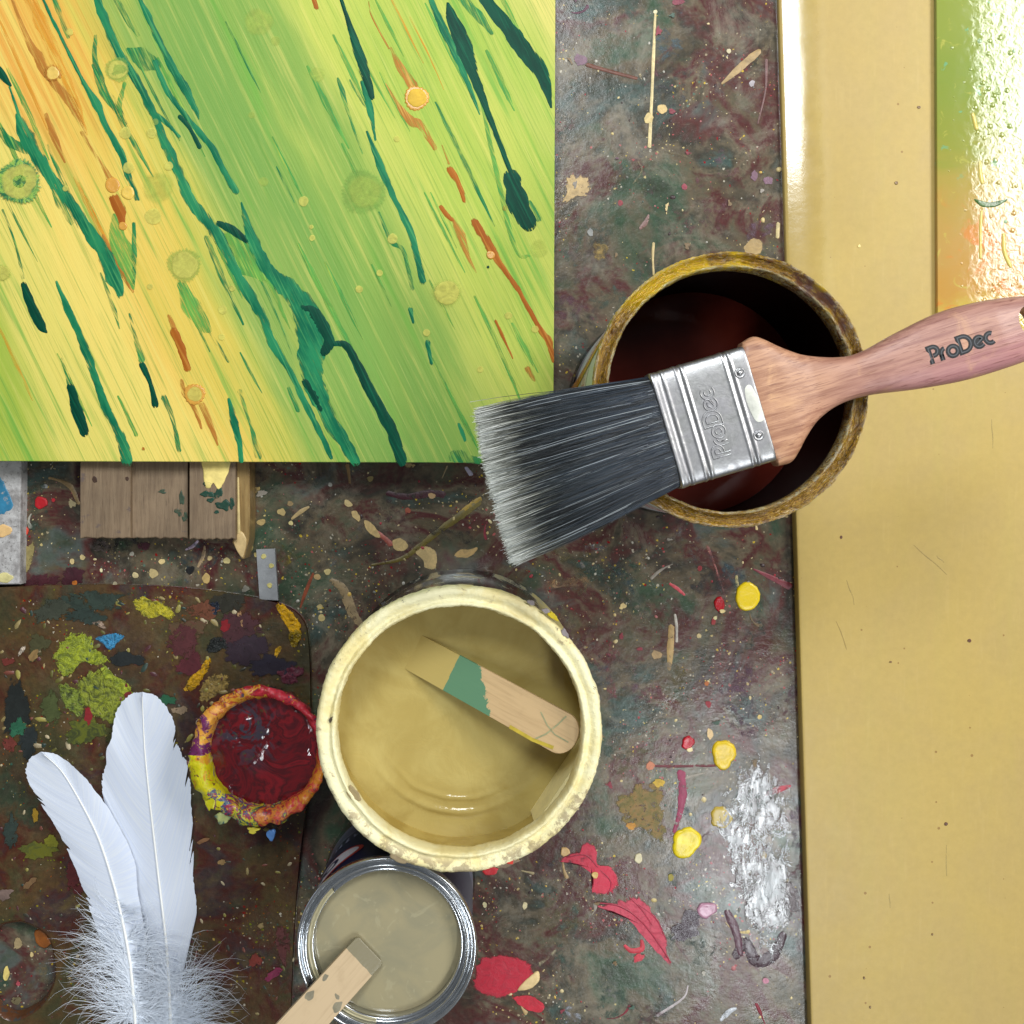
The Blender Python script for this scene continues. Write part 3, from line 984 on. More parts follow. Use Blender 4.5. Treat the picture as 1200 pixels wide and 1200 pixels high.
# warm corner at the upper left of the panel: orange paint
dv = nd(nt, 'ShaderNodeVectorMath', {0: tc, 1: tuple(P(30, 40, ZA) - Vector((pc.x, pc.y, ZA)))}, operation='SUBTRACT').outputs[0]
uu = nd(nt, 'ShaderNodeVectorMath', {0: dv, 1: (0.899 / 0.045, 0.438 / 0.045, 0)}, operation='DOT_PRODUCT').outputs['Value']
v2 = nd(nt, 'ShaderNodeVectorMath', {0: dv, 1: (0.438 / 0.095, -0.899 / 0.095, 0)}, operation='DOT_PRODUCT').outputs['Value']
rr = mth(nt, 'ADD', mth(nt, 'POWER', mth(nt, 'ABSOLUTE', uu), 2.0), mth(nt, 'POWER', mth(nt, 'ABSOLUTE', v2), 2.0))
om = mth(nt, 'SUBTRACT', 1.0, step(nt, rr, 0.05, 1.0), clamp=True)
om = mth(nt, 'MULTIPLY', om, step(nt, mth(nt, 'ADD', mid2, mth(nt, 'MULTIPLY', fin, 0.3)), 0.48, 0.80, 0.9))
c = mixc(nt, om, c, S(228, 162, 70))
hh = mth(nt, 'ADD', fin, mth(nt, 'MULTIPLY', mid, 0.6))
c = nd(nt, 'ShaderNodeHueSaturation', {'Color': c, 'Saturation': 1.0, 'Value': 0.87}).outputs[0]
setb(nt, b, col=c, rough=0.5, spec=0.10, normal=bump(nt, hh, 0.40, 0.0006))
art_mat = m
edge_mat = pm((206, 204, 120), worn=0.1, alt=(70, 140, 90), rough=0.5)

pts = [P(x, y, ZA) for x, y in ((-300, 541), (652, 541), (652, -120), (-300, -120))]
pts[1] = P(648.5, 542.5, ZA)
pts[2] = P(651.5, -120, ZA)
pts[0] = P(-300, 539.5, ZA)
v, f = prism([(q.x, q.y) for q in pts], ZA0, ZA, 0.0005)
o = obj("panel", v, f, [art_mat, edge_mat], art, smooth=False)
for pg in o.data.polygons:
    if abs(pg.normal.z) < 0.5:
        pg.material_index = 1


def stroke_mat(name, c1, c2, c3, rough=0.48, thr=(0.5, 0.66), amt=0.8, wave=False, cover=None):
    m, nt, b = newmat(name)
    geo = nd(nt, 'ShaderNodeNewGeometry').outputs['Position']
    u = nd(nt, 'ShaderNodeVectorMath', {0: geo, 1: (0.899, 0.438, 0)}, operation='DOT_PRODUCT').outputs['Value']
    v_ = nd(nt, 'ShaderNodeVectorMath', {0: geo, 1: (0.438, -0.899, 0)}, operation='DOT_PRODUCT').outputs['Value']
    n1 = noise(nt, nd(nt, 'ShaderNodeCombineXYZ', {0: mth(nt, 'MULTIPLY', u, 900), 1: mth(nt, 'MULTIPLY', v_, 28), 2: 1.0}).outputs[0], 1.0, 4, 0.6)
    n2 = noise(nt, nd(nt, 'ShaderNodeCombineXYZ', {0: mth(nt, 'MULTIPLY', u, 120), 1: mth(nt, 'MULTIPLY', v_, 30), 2: 5.0}).outputs[0], 1.0, 4, 0.6)
    c = mixc(nt, step(nt, n2, 0.38, 0.62), c1, c2)
    c = mixc(nt, step(nt, n1, thr[0], thr[1], amt), c, c3)
    if wave:
        wv = nd(nt, 'ShaderNodeTexWave', {'Vector': geo, 'Scale': 150.0, 'Distortion': 6.0, 'Detail': 2.0, 'Detail Scale': 0.6}, wave_type='BANDS', bands_direction='DIAGONAL').outputs[1]
        c = mixc(nt, step(nt, wv, 0.45, 0.75, 0.6), c, c3)
    setb(nt, b, col=c, rough=rough, spec=0.12, normal=bump(nt, n1, 0.25, 0.0005))
    if cover is not None:
        n3 = noise(nt, nd(nt, 'ShaderNodeCombineXYZ', {0: mth(nt, 'MULTIPLY', u, 1100), 1: mth(nt, 'MULTIPLY', v_, 60), 2: 9.0}).outputs[0], 1.0, 4, 0.65)
        uv = nd(nt, 'ShaderNodeTexCoord').outputs['UV']
        sx = nd(nt, 'ShaderNodeSeparateXYZ', {0: uv}).outputs[0]
        inn = mth(nt, 'MINIMUM', mth(nt, 'MULTIPLY', mth(nt, 'SUBTRACT', 1.0, sx), 0.55), cover[0])
        nl = noise(nt, nd(nt, 'ShaderNodeCombineXYZ', {0: mth(nt, 'MULTIPLY', u, 150), 1: mth(nt, 'MULTIPLY', v_, 45), 2: 3.0}).outputs[0], 1.0, 3, 0.55)
        n3 = mth(nt, 'ADD', n3, mth(nt, 'MULTIPLY_ADD', nl, cover[3], -0.5 * cover[3]))
        a = step(nt, mth(nt, 'ADD', n3, inn), 0.42, 0.42 + cover[1], cover[2])
        nt.links.new(a, b.inputs['Alpha'])
    return m


DEEP = stroke_mat("deep_green_paint", S(0, 70, 50), S(0, 54, 40), S(10, 98, 68), amt=0.6, cover=(0.6, 0.14, 1.0, 0.4))
DARK = stroke_mat("dark_green_paint", S(4, 92, 64), S(34, 124, 80), S(78, 152, 90), amt=0.7, cover=(0.26, 0.26, 1.0, 0.9))
MIDG = stroke_mat("thin_green_paint", S(50, 134, 74), S(20, 112, 68), S(132, 182, 84), amt=0.8, cover=(0.12, 0.34, 0.9, 0.8))
LITE = stroke_mat("pale_green_paint", S(104, 166, 72), S(72, 146, 70), S(176, 198, 86), amt=0.8, cover=(0.16, 0.35, 0.9, 0.6))
BRWN = stroke_mat("brown_paint", S(160, 92, 26), S(148, 80, 22), S(196, 140, 58), amt=0.5, cover=(0.4, 0.22, 1.0, 0.7))
BRTH = stroke_mat("thin_brown_paint", S(182, 122, 50), S(172, 108, 42), S(216, 178, 86), amt=0.75, cover=(0.14, 0.35, 0.9, 0.8))
ORNG = stroke_mat("orange_paint", S(226, 158, 50), S(220, 146, 42), S(238, 190, 84), amt=0.6, cover=(0.12, 0.45, 0.8, 0.6))
strokes = [
    (DARK, [(112, -8, 7), (122, 22, 9), (139, 62, 9), (159, 93, 9), (181, 136, 8), (195, 170, 9), (210, 204, 10), (227, 241, 11), (255, 275, 12), (276, 317, 10), (286, 336, 11), (306, 368, 10), (320, 403, 8), (343, 441, 6), (360, 478, 6), (379, 515, 6), (388, 536, 4)]),
    (MIDG, [(134, -5, 6), (150, 25, 5), (162, 42, 3)]),
    (DARK, [(162, -6, 5), (176, 25, 6), (195, 65, 7), (214, 100, 9), (229, 128, 5), (233, 140, 1)]),
    (MIDG, [(150, 58, 4), (168, 70, 22), (182, 76, 12)]),
    (DARK, [(181, 72, 5), (198, 110, 5), (224, 144, 5), (246, 170, 6), (263, 201, 6), (276, 224, 7)]),
    (DEEP, [(211, 137, 6), (222, 150, 5), (234, 172, 6)]),
    (DARK, [(178, 132, 7), (195, 144, 4), (210, 160, 4)]),
    (DEEP, [(256, 262, 7), (270, 268, 11), (290, 282, 8)]),
    (LITE, [(268, 276, 10), (288, 302, 34), (308, 326, 10)]),
    (DARK, [(283, 238, 2), (294, 276, 11), (312, 312, 14), (326, 328, 15), (338, 340, 19), (354, 360, 26), (364, 382, 30), (363, 412, 27), (366, 440, 22), (376, 470, 18), (394, 505, 13), (416, 540, 11)]),
    (DEEP, [(355, 360, 8), (366, 366, 16), (376, 380, 16), (386, 398, 14), (380, 412, 12)]),
    (DEEP, [(386, 404, 5), (402, 403, 8), (412, 414, 10), (425, 441, 12), (442, 473, 13), (459, 504, 14), (470, 540, 14)]),
    (DEEP, [(358, 448, 10), (368, 462, 12), (376, 480, 6)]),
    (DARK, [(20, 136, 5), (30, 158, 14), (40, 178, 14), (57, 204, 11), (76, 229, 12), (99, 263, 12), (122, 297, 16), (134, 326, 15), (141, 345, 8)]),
    (MIDG, [(0, 152, 6), (14, 168, 10), (32, 176, 10)]),
    (MIDG, [(57, 204, 5), (70, 236, 9), (84, 262, 4)]),
    (DEEP, [(-2, 80, 8), (4, 90, 11), (12, 100, 4)]),
    (DARK, [(11, 102, 2), (18, 122, 3), (23, 139, 4)]),
    (DARK, [(49, -4, 3), (60, 20, 3), (74, 48, 3), (96, 93, 4), (111, 118, 7), (127, 153, 6), (142, 181, 6), (150, 205, 7), (161, 234, 4)]),
    (MIDG, [(63, -2, 5), (72, 22, 5), (80, 44, 3)]),
    (MIDG, [(112, 42, 3), (112, 75, 6), (124, 110, 9), (140, 132, 7), (147, 145, 4)]),
    (LITE, [(146, 98, 4), (140, 120, 6), (142, 136, 3)]),
    (LITE, [(134, 252, 4), (140, 286, 20), (150, 318, 16), (156, 338, 3)]),
    (MIDG, [(157, 262, 3), (157, 300, 5), (156, 336, 3)]),
    (MIDG, [(56, 170, 2), (68, 200, 4), (80, 225, 4), (90, 240, 2)]),
    (MIDG, [(3, 246, 2), (17, 283, 2), (27, 326, 3)]),
    (DEEP, [(28, 334, 8), (36, 356, 12), (48, 382, 12), (54, 389, 4)]),
    (DARK, [(66, 330, 2), (72, 345, 4), (82, 368, 7), (99, 407, 8), (113, 447, 8), (127, 484, 8), (140, 510, 10), (150, 540, 11)]),
    (MIDG, [(72, 420, 2), (78, 438, 4), (82, 450, 6)]),
    (DEEP, [(83, 454, 10), (90, 480, 13), (99, 507, 11)]),
    (MIDG, [(152, 368, 2), (160, 400, 4), (166, 422, 6)]),
    (DEEP, [(167, 428, 9), (174, 444, 6), (178, 456, 6), (182, 474, 9)]),
    (MIDG, [(192, 466, 6), (202, 490, 4), (210, 528, 4)]),
    (DARK, [(268, 468, 3), (275, 496, 9), (281, 520, 5), (283, 540, 4)]),
    (MIDG, [(281, 458, 5), (286, 475, 3), (294, 500, 3), (303, 535, 8)]),
    (LITE, [(212, 334, 10), (222, 355, 18), (238, 380, 14), (246, 388, 5)]),
    (MIDG, [(244, 386, 3), (256, 405, 3), (268, 424, 2)]),
    (MIDG, [(242, 278, 5), (256, 314, 6), (269, 345, 4), (285, 380, 2)]),
    (MIDG, [(118, 320, 2), (132, 358, 4), (140, 385, 1)]),
    (DEEP, [(398, -6, 4), (411, 34, 7), (424, 72, 13), (436, 114, 7)]),
    (DARK, [(424, 96, 3), (432, 122, 6), (440, 164, 2)]),
    (MIDG, [(410, 94, 2), (424, 116, 5), (430, 125, 3)]),
    (DARK, [(430, 154, 2), (445, 193, 7), (462, 232, 5), (481, 272, 7), (496, 330, 6)]),
    (MIDG, [(444, 249, 2), (458, 282, 4), (473, 295, 4), (483, 339, 4)]),
    (DARK, [(481, 362, 4), (484, 378, 2)]),
    (DARK, [(503, -6, 5), (518, 31, 8), (535, 65, 8), (552, 108, 4), (562, 134, 1)]),
    (DEEP, [(525, 4, 4), (530, 22, 14), (544, 57, 22), (554, 85, 14), (572, 133, 8), (590, 180, 6), (599, 203, 6)]),
    (DEEP, [(599, 208, 20), (606, 235, 27), (619, 262, 20)]),
    (DEEP, [(563, -8, 14), (589, 25, 17), (612, 57, 20), (634, 85, 18), (646, 126, 3)]),
    (MIDG, [(540, -4, 8), (560, 18, 9), (576, 39, 4)]),
    (MIDG, [(396, 92, 2), (400, 104, 5), (413, 147, 2), (425, 180, 1)]),
    (DARK, [(501, 402, 6), (503, 412, 4), (506, 426, 3)]),
    (DARK, [(538, 498, 4), (545, 516, 3)]),
    (MIDG, [(338, 455, 3), (348, 478, 5), (350, 482, 2)]),
    (LITE, [(560, 100, 3), (600, 280, 5), (620, 300, 2)]),
    (MIDG, [(534, 535, 14), (550, 538, 10), (562, 540, 6)]),
    (ORNG, [(34, -8, 12), (46, 20, 16), (62, 57, 13), (85, 110, 10), (102, 158, 3)]),
    (BRTH, [(12, -6, 4), (31, 42, 7), (45, 68, 12), (62, 96, 12), (82, 119, 14), (92, 138, 8), (100, 156, 2)]),
    (BRTH, [(54, 134, 5), (63, 158, 8), (76, 190, 3)]),
    (BRTH, [(96, 155, 5), (112, 182, 5), (124, 202, 7), (131, 214, 12)]),
    (BRWN, [(132, 232, 12), (140, 246, 13), (144, 264, 8)]),
    (BRTH, [(121, 276, 4), (136, 309, 7), (156, 342, 3)]),
    (BRTH, [(198, 370, 5), (202, 380, 6), (206, 388, 6)]),
    (BRWN, [(204, 388, 10), (212, 408, 10), (220, 432, 8)]),
    (BRTH, [(213, 446, 6), (216, 460, 7), (228, 478, 7), (236, 502, 3)]),
    (BRTH, [(237, 474, 8), (246, 496, 8), (255, 521, 3)]),
    (BRWN, [(367, -4, 6), (371, 9, 6)]),
    (BRTH, [(432, 2, 1.5), (436, 20, 1.5), (456, 57, 2)]),
    (BRTH, [(458, 56, 3), (470, 80, 10), (484, 100, 12)]),
    (BRTH, [(452, 98, 2), (466, 122, 5), (480, 140, 12), (493, 147, 10), (510, 174, 6)]),
    (BRTH, [(518, 170, 1.5), (526, 192, 3)]),
    (BRWN, [(527, 198, 8), (536, 212, 7), (544, 236, 5)]),
    (BRWN, [(517, 243, 6), (524, 252, 6), (530, 258, 4)]),
    (BRTH, [(530, 256, 4), (540, 276, 11), (547, 297, 6), (558, 320, 2)]),
    (BRWN, [(556, 260, 9), (566, 276, 11), (578, 296, 10), (592, 317, 7), (606, 338, 6), (622, 366, 6), (636, 390, 7), (644, 402, 9), (648, 424, 3)]),
    (BRWN, [(581, 376, 4), (590, 396, 4), (601, 420, 1.5)]),
    (BRTH, [(618, 432, 7), (626, 446, 5)]),
    (ORNG, [(458, -4, 3), (470, 22, 3), (496, 74, 1.5)]),
    (ORNG, [(480, 20, 2), (505, 70, 2), (520, 105, 1)]),
]
for mt, pts in strokes:
    if mt in (DARK, MIDG, LITE):
        pts = [(x_, y_, w_ * 1.2 + 0.6) for x_, y_, w_ in pts]
    stroke("paint_stroke", pts, ZA, 0.00010 if mt in (DEEP, DARK, BRWN) else 0.00006, mt, art, rag=0.45 if mt is not DEEP else 0.28, per=8)


# many thin, nearly transparent runs dragged with the same brush
rq = random.Random(12)
_st = random.getstate()
for i in range(46):
    x_, y_ = rq.uniform(-20, 640), rq.uniform(-20, 470)
    l_ = rq.uniform(40, 170)
    w_ = rq.uniform(2.5, 8)
    e_ = rq.uniform(-0.05, 0.05)
    pp = []
    for k_ in range(5):
        q = k_ / 4
        px_, py_ = x_ + l_ * q * (0.438 + e_ * q), y_ + l_ * q * 0.899
        if px_ > 636 or py_ > 532:
            break
        pp.append((px_, py_, w_ * (0.25 + 0.75 * sin(pi * min(1, q * 0.9 + 0.1)))))
    if len(pp) >= 3:
        stroke("paint_stroke", pp, ZA, 0.00004, rq.choice((LITE, LITE, MIDG, ORNG if x_ < 120 else LITE)), art, rag=0.4, per=6)
random.setstate(_st)


def frilly(cx, cy, r, mat, teeth=26, amp=0.16, h=0.0005):
    pts = []
    n = teeth * 4
    ph = random.uniform(0, 6)
    for i in range(n):
        t = 2 * pi * i / n
        k = 1 + amp * (0.5 + 0.5 * sin(teeth * t + ph)) * (0.4 + 0.6 * abs(mnoise.noise(Vector((cos(t) * 2, sin(t) * 2, cx))))) + 0.06 * sin(3 * t + ph)
        pts.append((cx + r * k * cos(t), cy + r * k * sin(t)))
    return splat("paint_drop", pts, ZA, h, mat, art, n=n * 2, rough_edge=0.02)


PALE = soft((216, 210, 104), worn=0.0, rough=0.5, spec=0.15, amax=0.6, scale=120, edge=0.2)
PALG = soft((186, 202, 92), worn=0.12, rough=0.5, spec=0.15, amax=0.4, scale=90, edge=0.35)
RINGG = soft((140, 182, 84), worn=0.16, rough=0.5, spec=0.15, amax=0.38, scale=420, edge=0.12)
RINGD = soft((46, 124, 80), worn=0.15, rough=0.25, amax=0.9, scale=300, c2=(150, 186, 80))
BRDR = pm((206, 150, 60), rough=0.3, var=0.2)
for (x, y, r, ring, core) in ((138, 82, 16, RINGG, PALE), (22, 213, 29, RINGD, PALE), (216, 311, 22, RINGG, PALE), (426, 225, 29, RINGG, PALG), (488, 115, 14, BRDR, pm((216, 176, 60), rough=0.5, spec=0.15)),
                              (62, 86, 10, BRTH, pm((222, 186, 92), rough=0.3)), (228, 462, 12, BRDR, PALE), (523, 343, 20, PALG, PALE), (3, 320, 12, PALG, PALE)):
    frilly(x, y, r, ring, teeth=max(14, int(r * 1.3)))
    splat("paint_drop", ellipse_px(x + r * 0.04, y, r * 0.82, r * 0.82, jit=0.05), ZA, 0.00062, core, art, n=36, rough_edge=0.03)
for (x, y, r, mt) in ((147, 156, 8, PALE), (178, 156, 7, PALE), (151, 197, 8, PALE), (180, 254, 11, PALE), (132, 217, 9, BRDR), (150, 226, 8, pm((226, 190, 84), rough=0.3)), (182, 143, 5, PALG),
                      (198, 195, 6, PALE), (356, 236, 7, PALE), (365, 266, 3, PALE), (366, 279, 4, PALE), (445, 320, 4.5, PALE), (421, 339, 5, PALE), (460, 280, 7, PALE), (500, 390, 5, PALE),
                      (596, 370, 5, PALE), (627, 386, 5, PALE), (563, 433, 4.5, PALE), (309, 213, 7, PALG), (295, 135, 5, PALG), (323, 48, 7, PALG), (303, 26, 20, PALG), (372, 87, 11, PALG), (465, 163, 4, PALE),
                      (261, 363, 6, PALE), (260, 395, 4.5, PALE), (575, 299, 5, BRDR), (592, 244, 3.5, BRTH), (144, 265, 5, BRDR), (77, 221, 4, PALE), (632, 292, 13, PALG), (82, 38, 5, PALE), (272, 338, 4, PALE),
                      (176, 336, 4, PALE), (168, 526, 2, BRWN), (572, 313, 1.6, DEEP), (185, 220, 22, PALG)):
    splat("paint_drop", ellipse_px(x, y, r, r, jit=0.04), ZA, 0.00022 if mt in (PALG,) else 0.00040, mt, art, n=30, rough_edge=0.02)

# ------------------------------------------------------------------ yellow board on the right
ZB = 0.0065
m, nt, b = newmat("mustard_gloss_paint")
co = objco(nt)
mp = nd(nt, 'ShaderNodeMapping', {'Vector': co, 'Rotation': (0, 0, 0.02), 'Scale': (40, 4, 1)}).outputs[0]
n1 = noise(nt, mp, 1.6, 5, 0.6)
n2 = noise(nt, co, 12, 5, 0.6, 0.4)
c = mixc(nt, step(nt, n2, 0.35, 0.65), S(178, 153, 86), S(173, 149, 90))
c = mixc(nt, step(nt, n1, 0.45, 0.75, 0.4), c, S(174, 155, 86))
c = mixc(nt, step(nt, noise(nt, mp, 9.0, 4, 0.6), 0.55, 0.75, 0.3), c, S(186, 162, 100))
c = shade(nt, c, nd(nt, 'ShaderNodeMapRange', {0: noise(nt, co, 260, 6, 0.7), 1: 0.3, 2: 0.7, 3: 0.95, 4: 1.04}).outputs[0])
vo = nd(nt, 'ShaderNodeTexVoronoi', {'Vector': co, 'Scale': 55.0}, voronoi_dimensions='2D')
sc_ = nd(nt, 'ShaderNodeSeparateColor', {0: vo.outputs['Color']})
spk = mth(nt, 'MULTIPLY', mth(nt, 'LESS_THAN', vo.outputs['Distance'], mth(nt, 'MULTIPLY', sc_.outputs[2], 0.045)), mth(nt, 'GREATER_THAN', sc_.outputs[0], 0.72))
c = mixc(nt, mth(nt, 'MULTIPLY', spk, 0.7), c, S(128, 92, 46))
rg = nd(nt, 'ShaderNodeMapRange', {0: noise(nt, co, 60, 6, 0.65), 1: 0.3, 2: 0.7, 3: 0.16, 4: 0.25}).outputs[0]
h = mth(nt, 'ADD', noise(nt, co, 90, 4, 0.5), mth(nt, 'MULTIPLY', noise(nt, co, 500, 4, 0.6), 0.3))
# upper part of the left edge given extra gloss to hold the window highlight
EA, EB = P(908, -140, 0.003), P(952, 1330, 0.003)
EDIR = (EB - EA).normalized()
ENX, ENY = (-EDIR.y, EDIR.x) if -EDIR.y > 0 else (EDIR.y, -EDIR.x)
du = nd(nt, 'ShaderNodeVectorMath', {0: co, 1: (ENX, ENY, 0)}, operation='DOT_PRODUCT').outputs['Value']
du = mth(nt, 'SUBTRACT', du, (EA.x - 0.28) * ENX + EA.y * ENY)
du = mth(nt, 'ADD', du, mth(nt, 'MULTIPLY_ADD', noise(nt, co, 120, 5, 0.65), 0.008, -0.004))
flat_k = step(nt, du, 0.012, 0.026)
yy_ = nd(nt, 'ShaderNodeSeparateXYZ', {0: co}).outputs[1]
flat_k = mth(nt, 'MAXIMUM', flat_k, mth(nt, 'SUBTRACT', 1.0, step(nt, yy_, -0.06, 0.06)))
rg = mth(nt, 'ADD', mth(nt, 'MULTIPLY', rg, 0.75), mth(nt, 'MULTIPLY', flat_k, 0.26))
sp_ = mth(nt, 'MULTIPLY_ADD', flat_k, -0.55, 0.85)
setb(nt, b, col=c, rough=rg, spec=sp_, normal=bump(nt, h, 0.08, 0.001))
yb_mat = m

e0, e1 = P(908, -140, 0.003), P(952, 1330, 0.003)
ed = (e1 - e0)
ed.z = 0
L = ed.length
ed.normalize()
en = Vector((-ed.y, ed.x, 0))
if en.x < 0:
    en = -en


def roll(u_):
    """how far the edge is rolled down below the top at distance u_ from it"""
    if u_ > 0.021:
        return 0.0
    if u_ > 0.012:
        return 0.5 * 0.175 / 0.009 * (0.021 - u_) ** 2
    return 0.5 * 0.175 * 0.009 + 0.175 * (0.012 - u_) + 0.5 * 0.125 / 0.012 * (0.012 - u_) ** 2


prof = [(0.0, 0.0), (0.0, -0.0007), (0.0003, -0.00015)] + [(0.0006 + 0.0214 * k_ / 16, 0.0) for k_ in range(17)] + [(0.34, 0.0), (0.34, 0.0)]
verts, faces = [], []
NS = 90
for i in range(NS + 1):
    base = Vector((e0.x, e0.y, 0)) + ed * (L * i / NS)
    for jj, (uu_, z_) in enumerate(prof):
        if jj in (0, len(prof) - 1):
            q = base + en * uu_
            verts.append((q.x, q.y, 0.0))
            continue
        wob = 0.00010 * mnoise.noise(Vector((i * 0.7, uu_ * 90, 3.0))) if 0 < uu_ < 0.018 else 0
        q = base + en * uu_
        k_ = min(1.0, max(0.0, (base.y - 0.02) / 0.09))   # the edge is rolled only along its upper part
        k_ = k_ * k_ * (3 - 2 * k_)
        z2_ = ZB + z_ - roll(uu_) * k_ + wob
        verts.append((q.x, q.y, z2_))
np_ = len(prof)
for i in range(NS):
    for j in range(np_):
        j2 = (j + 1) % np_
        faces.append((i * np_ + j, i * np_ + j2, (i + 1) * np_ + j2, (i + 1) * np_ + j))
faces.append(tuple(range(np_)))
faces.append(tuple(NS * np_ + j for j in range(np_))[::-1])
ybr = thing("yellow_board", "large glossy mustard-yellow board filling the right-hand side of the bench", "board", (0.28, 0.0, 0))
o = obj("board", verts, faces, yb_mat, ybr)
autosmooth(o, 40)

# scuffs and dried flecks on the board
rq = random.Random(8)
for i in range(26):
    x_, y_ = rq.uniform(962, 1185), rq.uniform(20, 1190)
    if (x_ > 1085 and y_ < 400) or (y_ > 330 and y_ < 470):
        continue
    if i % 2:
        l_, an_ = rq.uniform(10, 60), rq.gauss(1.5, 0.5)
        pp = [(x_ + l_ * q * cos(an_) + rq.uniform(-1, 1), y_ + l_ * q * sin(an_), 0.9 + 0.7 * sin(pi * q)) for q in (0, 0.33, 0.66, 1)]
        stroke("scuff", pp, ZB, 0.00006, soft(rq.choice(((214, 194, 130), (150, 128, 72), (166, 150, 96))), worn=0.35, rough=0.4, amax=0.35), ybr, rag=0.4)
    else:
        splat("paint_fleck", ellipse_px(x_, y_, rq.uniform(1.0, 2.4), rq.uniform(1.0, 2.2), rnd=rq), ZB, 0.0003, pm(rq.choice(((120, 90, 44), (226, 206, 130), (96, 60, 40))), rough=0.35), ybr, n=20)

# ------------------------------------------------------------------ wet painting on the yellow board
ZW = ZB + 0.003
wx, wy = P(1099, 395, ZW).x, P(1099, 395, ZW).y
m, nt, b = newmat("wet_resin_painting")
co = objco(nt)
sep = nd(nt, 'ShaderNodeSeparateXYZ', {0: co}).outputs
ny = mth(nt, 'MULTIPLY_ADD', sep[1], 1 / 0.17, 0.0)   # 0 at the lower edge, 1 at the top of the photograph
nn = noise(nt, co, 28, 4, 0.55, 0.6)
tt = mth(nt, 'ADD', ny, mth(nt, 'MULTIPLY_ADD', nn, 0.5, -0.25))
c = ramp(nt, tt, [(0.02, S(186, 166, 76)), (0.16, S(180, 136, 64)), (0.30, S(176, 140, 74)), (0.45, S(160, 142, 66)), (0.60, S(136, 140, 56)), (0.78, S(124, 140, 58)), (1.0, S(132, 144, 62))])
n2 = noise(nt, co, 60, 4, 0.6, 0.8)
om = mth(nt, 'MULTIPLY', step(nt, n2, 0.52, 0.62, 0.85), mth(nt, 'SUBTRACT', 1.0, step(nt, ny, 0.25, 0.5)))
c = mixc(nt, om, c, S(200, 122, 52))
n3 = noise(nt, co, 110, 4, 0.6, 0.8)
c = mixc(nt, step(nt, n3, 0.60, 0.70, 0.6), c, S(186, 178, 84))
c = mixc(nt, mth(nt, 'MULTIPLY', step(nt, noise(nt, co, 170, 3, 0.5, 0.5), 0.64, 0.70), step(nt, ny, 0.4, 0.6, 0.8)), c, S(104, 160, 120))
# beads crowd towards the outer (right-hand) part of the sheet
dens = step(nt, sep[0], 0.012, 0.040)
v1 = nd(nt, 'ShaderNodeTexVoronoi', {'Vector': co, 'Scale': 260.0}, feature='SMOOTH_F1', voronoi_dimensions='2D').outputs['Distance']
v2 = nd(nt, 'ShaderNodeTexVoronoi', {'Vector': co, 'Scale': 620.0}, feature='SMOOTH_F1', voronoi_dimensions='2D').outputs['Distance']
h = mth(nt, 'ADD', mth(nt, 'MULTIPLY', noise(nt, co, 260, 4, 0.6, 0.8), 1.6), mth(nt, 'MULTIPLY', v1, -0.35))
h = mth(nt, 'MULTIPLY', h, mth(nt, 'MULTIPLY_ADD', dens, 0.95, 0.05))
h = mth(nt, 'ADD', h, mth(nt, 'MULTIPLY', noise(nt, co, 130, 3, 0.5), 0.22))
setb(nt, b, col=c, rough=0.07, spec=0.8, normal=bump(nt, h, 0.15, 0.0010))
wet_mat = m
wet = thing("wet_painting", "glossy wet orange and olive-green painting on the yellow board's top right", "painting", (wx, wy, ZB))
v, f = prism([(wx, wy), (wx + 0.26, wy + 0.004), (wx + 0.25, 0.37), (wx - 0.0012, 0.37)], ZB + 0.0002, ZW, 0.0003)
obj("panel", v, f, wet_mat, wet, smooth=False)
acc = Acc()
rnd = random.Random(5)
bub = [(1172, 44, 6), (1184, 62, 8), (1148, 48, 4), (1160, 48, 4), (1158, 63, 4), (1152, 97, 5), (1158, 104, 5), (1154, 108, 4), (1165, 112, 5), (1163, 123, 6), (1152, 120, 4), (1183, 148, 8), (1160, 148, 5), (1174, 158, 5), (1153, 162, 4), (1145, 155, 4),
       (1156, 190, 5), (1166, 188, 6), (1164, 340, 4), (1171, 333, 4), (1164, 333, 3), (1153, 352, 4), (1188, 250, 7), (1186, 270, 6), (1170, 214, 4), (1180, 106, 6), (1143, 126, 6)]
for i in range(120):
    x = 1200 - abs(rnd.gauss(0, 34))
    y = rnd.uniform(-20, 350)
    if x < 1104 or (x > 1162 and rnd.random() < 0.7):
        continue
    bub.append((x, y, rnd.uniform(0.9, 3.6)))
for (x, y, r) in bub:
    r = min(r * 0.75, 3.6)
    rm = r * K * (D0 - ZW)
    q = P(x, y, ZW)
    v = [(q.x, q.y, ZW + rm * 0.24)]
    for rr_, zz_ in ((0.45, 0.20), (0.8, 0.10), (1.0, -0.05)):
        for kk in range(10):
            a_ = 2 * pi * kk / 10
            v.append((q.x + rr_ * rm * cos(a_), q.y + rr_ * rm * sin(a_), ZW + zz_ * rm))
    f = [(0, 1 + k_, 1 + (k_ + 1) % 10) for k_ in range(10)]
    for s_ in (0, 1):
        f += [(1 + s_ * 10 + k_, 11 + s_ * 10 + k_, 11 + s_ * 10 + (k_ + 1) % 10, 1 + s_ * 10 + (k_ + 1) % 10) for k_ in range(10)]
    acc.add((v, f), mi=0 if rnd.random() < 0.9 else 1)
bb_ = obj("bubbles", acc.v, acc.f, [wet_mat, pm((140, 164, 120), rough=0.06, var=0.1, bmp=0.0, spec=0.6)], wet, midx=acc.mi)
bb_["kind"] = "stuff"
splat("paint_stroke", [(1141, 233), (1150, 236), (1166, 237), (1182, 233), (1168, 242), (1154, 243), (1147, 240)], ZW, 0.0003, pm((62, 96, 34), rough=0.1), wet, n=40)
